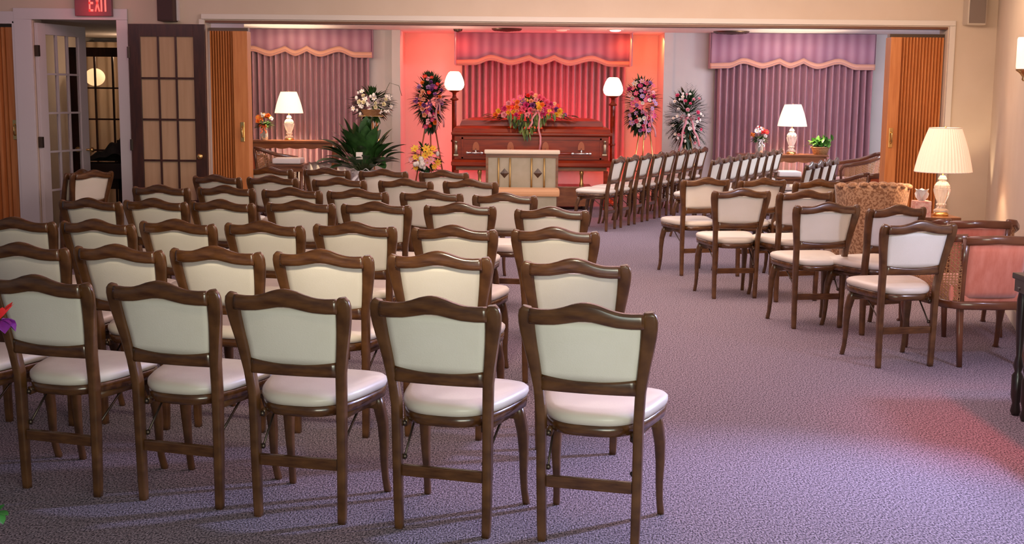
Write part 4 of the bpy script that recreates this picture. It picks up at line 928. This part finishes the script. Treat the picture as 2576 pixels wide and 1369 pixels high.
vase_bouquet(1911, 338, CTY+.12, rz_, [RED, WHT, ORG, WHT, LPINK], 'red and white bouquet in a glass vase left of the right lamp', RIBW, 22)
# basket plant
R = random.Random(31); c = at(2063, 388, CTY+.15); bp_ = thing('basket_plant', 'green leafy plant in a wicker basket at the right end of the right console', 'plant', (c.x, CTY+.15, rz_))
MB().lathe([(.0, .0), (.095, 0), (.125, .09), (.13, .10), (.118, .10), (.1, .02)], n=24).build('basket', WICKER, bp_)
MB().tube([(.13*cos(2*pi*k/24), .13*sin(2*pi*k/24), .10) for k in range(25)], .010, 6).build('basket_rim', WICKER, bp_)
m = MB()
for k in range(150):
    a = R.uniform(0, 2*pi); e = R.uniform(.1, 1.5); b = Vector((R.gauss(0, .06), R.gauss(0, .05), R.uniform(.10, .20))); m.leaf(b, (cos(a)*cos(e), sin(a)*cos(e), sin(e)), R.uniform(.06, .12), .045, .8, 4)
m.build('foliage', mat('bright_leaf', (.05, .17, .02), .45, col2=(.10, .27, .04), scale=20), bp_)
# peace lily
R = random.Random(41); pyy = 15.9; c = at(915, 400, pyy); pl = thing('peace_lily', 'large dark green broad-leaf plant with white bow and card in front of the left curtain', 'plant', (c.x, pyy, 0))
pzz = at(915, 428, pyy).z
MB().lathe([(.12, .02), (.14, .04), (.18, pzz-.02), (.19, pzz), (.17, pzz-.01)], n=24, cap=True).build('pot', POT, pl)
m = MB(); sm = MB()
Hl = at(910, 308, pyy).z-pzz
for k in range(120):
    a = R.uniform(0, 2*pi); el = math.radians(R.uniform(12, 88)) if k % 3 else math.radians(R.uniform(60, 90)); rl_ = Hl*R.uniform(.15, .62)
    b = Vector((cos(a)*.06, sin(a)*.05, pzz-.02)); top = b+Vector((cos(a)*cos(el)*rl_*.95, sin(a)*cos(el)*rl_*.6, sin(el)*rl_*1.05)); L = R.uniform(.22, .36)
    sm.tube([b, lerp(b, top, .5)+Vector((0, 0, .03)), top], .005, 5); m.leaf(top, (cos(a)*cos(el)*1.1, sin(a)*cos(el)*.8, sin(el)+.15), L, L*.55, .35+.5*cos(el), 7, .3)
m.build('leaves', LEAF, pl); sm.build('stalks', STEM, pl)
fm = MB()
for q, dr in (((-.42, -.06, Hl*.52+pzz), (-1, 0, -.3)), ((-.40, -.05, Hl*.28+pzz), (-1, 0, -.5)), ((-.3, 0, Hl*.70+pzz), (-1, -.2, .7))):
    fm.leaf(q, dr, .13, .045, .1, 4); 
fm.build('white_blooms', WHT, pl)
cp = at(904, 392, pyy-.3); MB().box((cp.x-c.x, -.30, cp.z), (.082, .003, .09), rz=.1, rx=-.1).build('gift_card', PAPER, pl)
bow(pl, (-.02, -.25, pzz-.02), .13, RIBW, ((-.6, 1), (.0, 1.1)), .25)
# ------------------------------------------------------------------ back room furniture
pn = thing('piano', 'black upright piano with a dark cloth heaped on it, seen through the doorway', 'piano', (at(290, 400, 12.9).x, 12.95, 0))
zc = at(280, 412, 12.6).z; zp = at(300, 352, 12.9).z
MB().bx(.02, 1.2, -.05, .25, 0, zp, bev=.01).build('case', BLACKW, pn); MB().bx(-.30, 1.2, -.30, .0, zc-.16, zc, bev=.008).build('keyboard_shelf', BLACKW, pn)
for x in (-.27, .5): MB().bx(x-.03, x+.03, -.28, -.2, 0, zc-.16).build('leg', BLACKW, pn)
MB().bx(-.26, .1, -.05, .0, .55, zc-.16).build('panel', BLACKW, pn)
jm = MB(); R = random.Random(5)
def heap(u, v): 
    x = lerp(-.28, .16, u); y = lerp(-.28, .04, v); return (x, y, zc+.005+(.05+.26*u**1.4)*sin(pi*min(1, v*.9+.12))*min(1, 6*min(u+.05, 1.05-u))*(1+.12*sin(u*19+v*7)))
jm.grid(heap, 30, 16); tag(jm.build('cloth_heap', BLACK, None, loc=pn.location), 'black cloth heaped on the keyboard of the piano', 'cloth')
gl = thing('globe_lamp', 'round glowing lamp behind the dark glazed doors of the back room', 'lamp', (at(239, 194, 14.5).x, 14.5, 0))
zg = at(239, 194, 14.5).z
MB().ball((0, 0, zg), .115, 20, 12, (1, .8, .88)).build('paper_globe', shade_mat('globe_warm', (1, .62, .30), 1.1), gl); MB().tube([(0, 0, .02), (0, 0, zg-.1)], .012).lathe([(.12, 0), (.12, .02), (.02, .03)], n=20).build('stand', BRASS, gl)
# ------------------------------------------------------------------ foreground potted fuchsia at the left edge
R = random.Random(51); fy = 3.0; fp = at(-60, 1100, fy); fu = thing('fuchsia_plant', 'red and purple flowering plant poking in at the left edge', 'plant', (fp.x-.10, fy, 0))
MB().lathe([(.10, 0), (.13, .20), (.14, .205), (.12, .19)], n=24, cap=True).build('pot', WICKER, fu)
zf = at(10, 815, fy); dxf = zf.x-(fp.x-.10)
m = MB(); sm = MB()
sm.tube([(0, 0, .2), (.02, 0, .6), (.06, 0, zf.z+.25), (dxf-.03, 0, zf.z+.12), (dxf-.012, 0, zf.z+.02)], .004, 6)
lg = at(-6, 1288, fy); sm.tube([(0, 0, .2), (lg.x-fu.location.x, 0, lg.z)], .004, 6)
for k in range(60):
    a = R.uniform(0, 2*pi); z = R.uniform(.22, 1.0); q = Vector((R.gauss(-.05, .05), R.gauss(0, .07), z)); m.leaf(q, (cos(a), sin(a), .2), .08, .04, .6, 4)
for k in range(7): a = 2*pi*k/7; m.leaf((lg.x-fu.location.x, 0, lg.z), (cos(a)*.9, -.4, sin(a)), .036, .026, .2, 4)
m.build('foliage', mat('leaf_vivid', (.02, .13, .02), .4, col2=(.04, .2, .03), scale=30), fu); sm.build('stems', STEM, fu)
b = MB(); 
for k in range(6): a = 2*pi*k/6; b.leaf((dxf-.012, 0, zf.z+.012), (cos(a), sin(a)*.8, .45+.3*cos(k)), .055, .024, -.3, 4)
b.build('red_sepals', RED, fu)
b = MB()
for k in range(7): a = 2*pi*k/7; b.leaf((dxf-.010+.006*cos(a), .006*sin(a), zf.z+.008), (cos(a)*.8, sin(a)*.8, -.5), .042, .040, .3, 4, .6)
b.build('purple_petals', fl('violet', (.16, .01, .20)), fu)
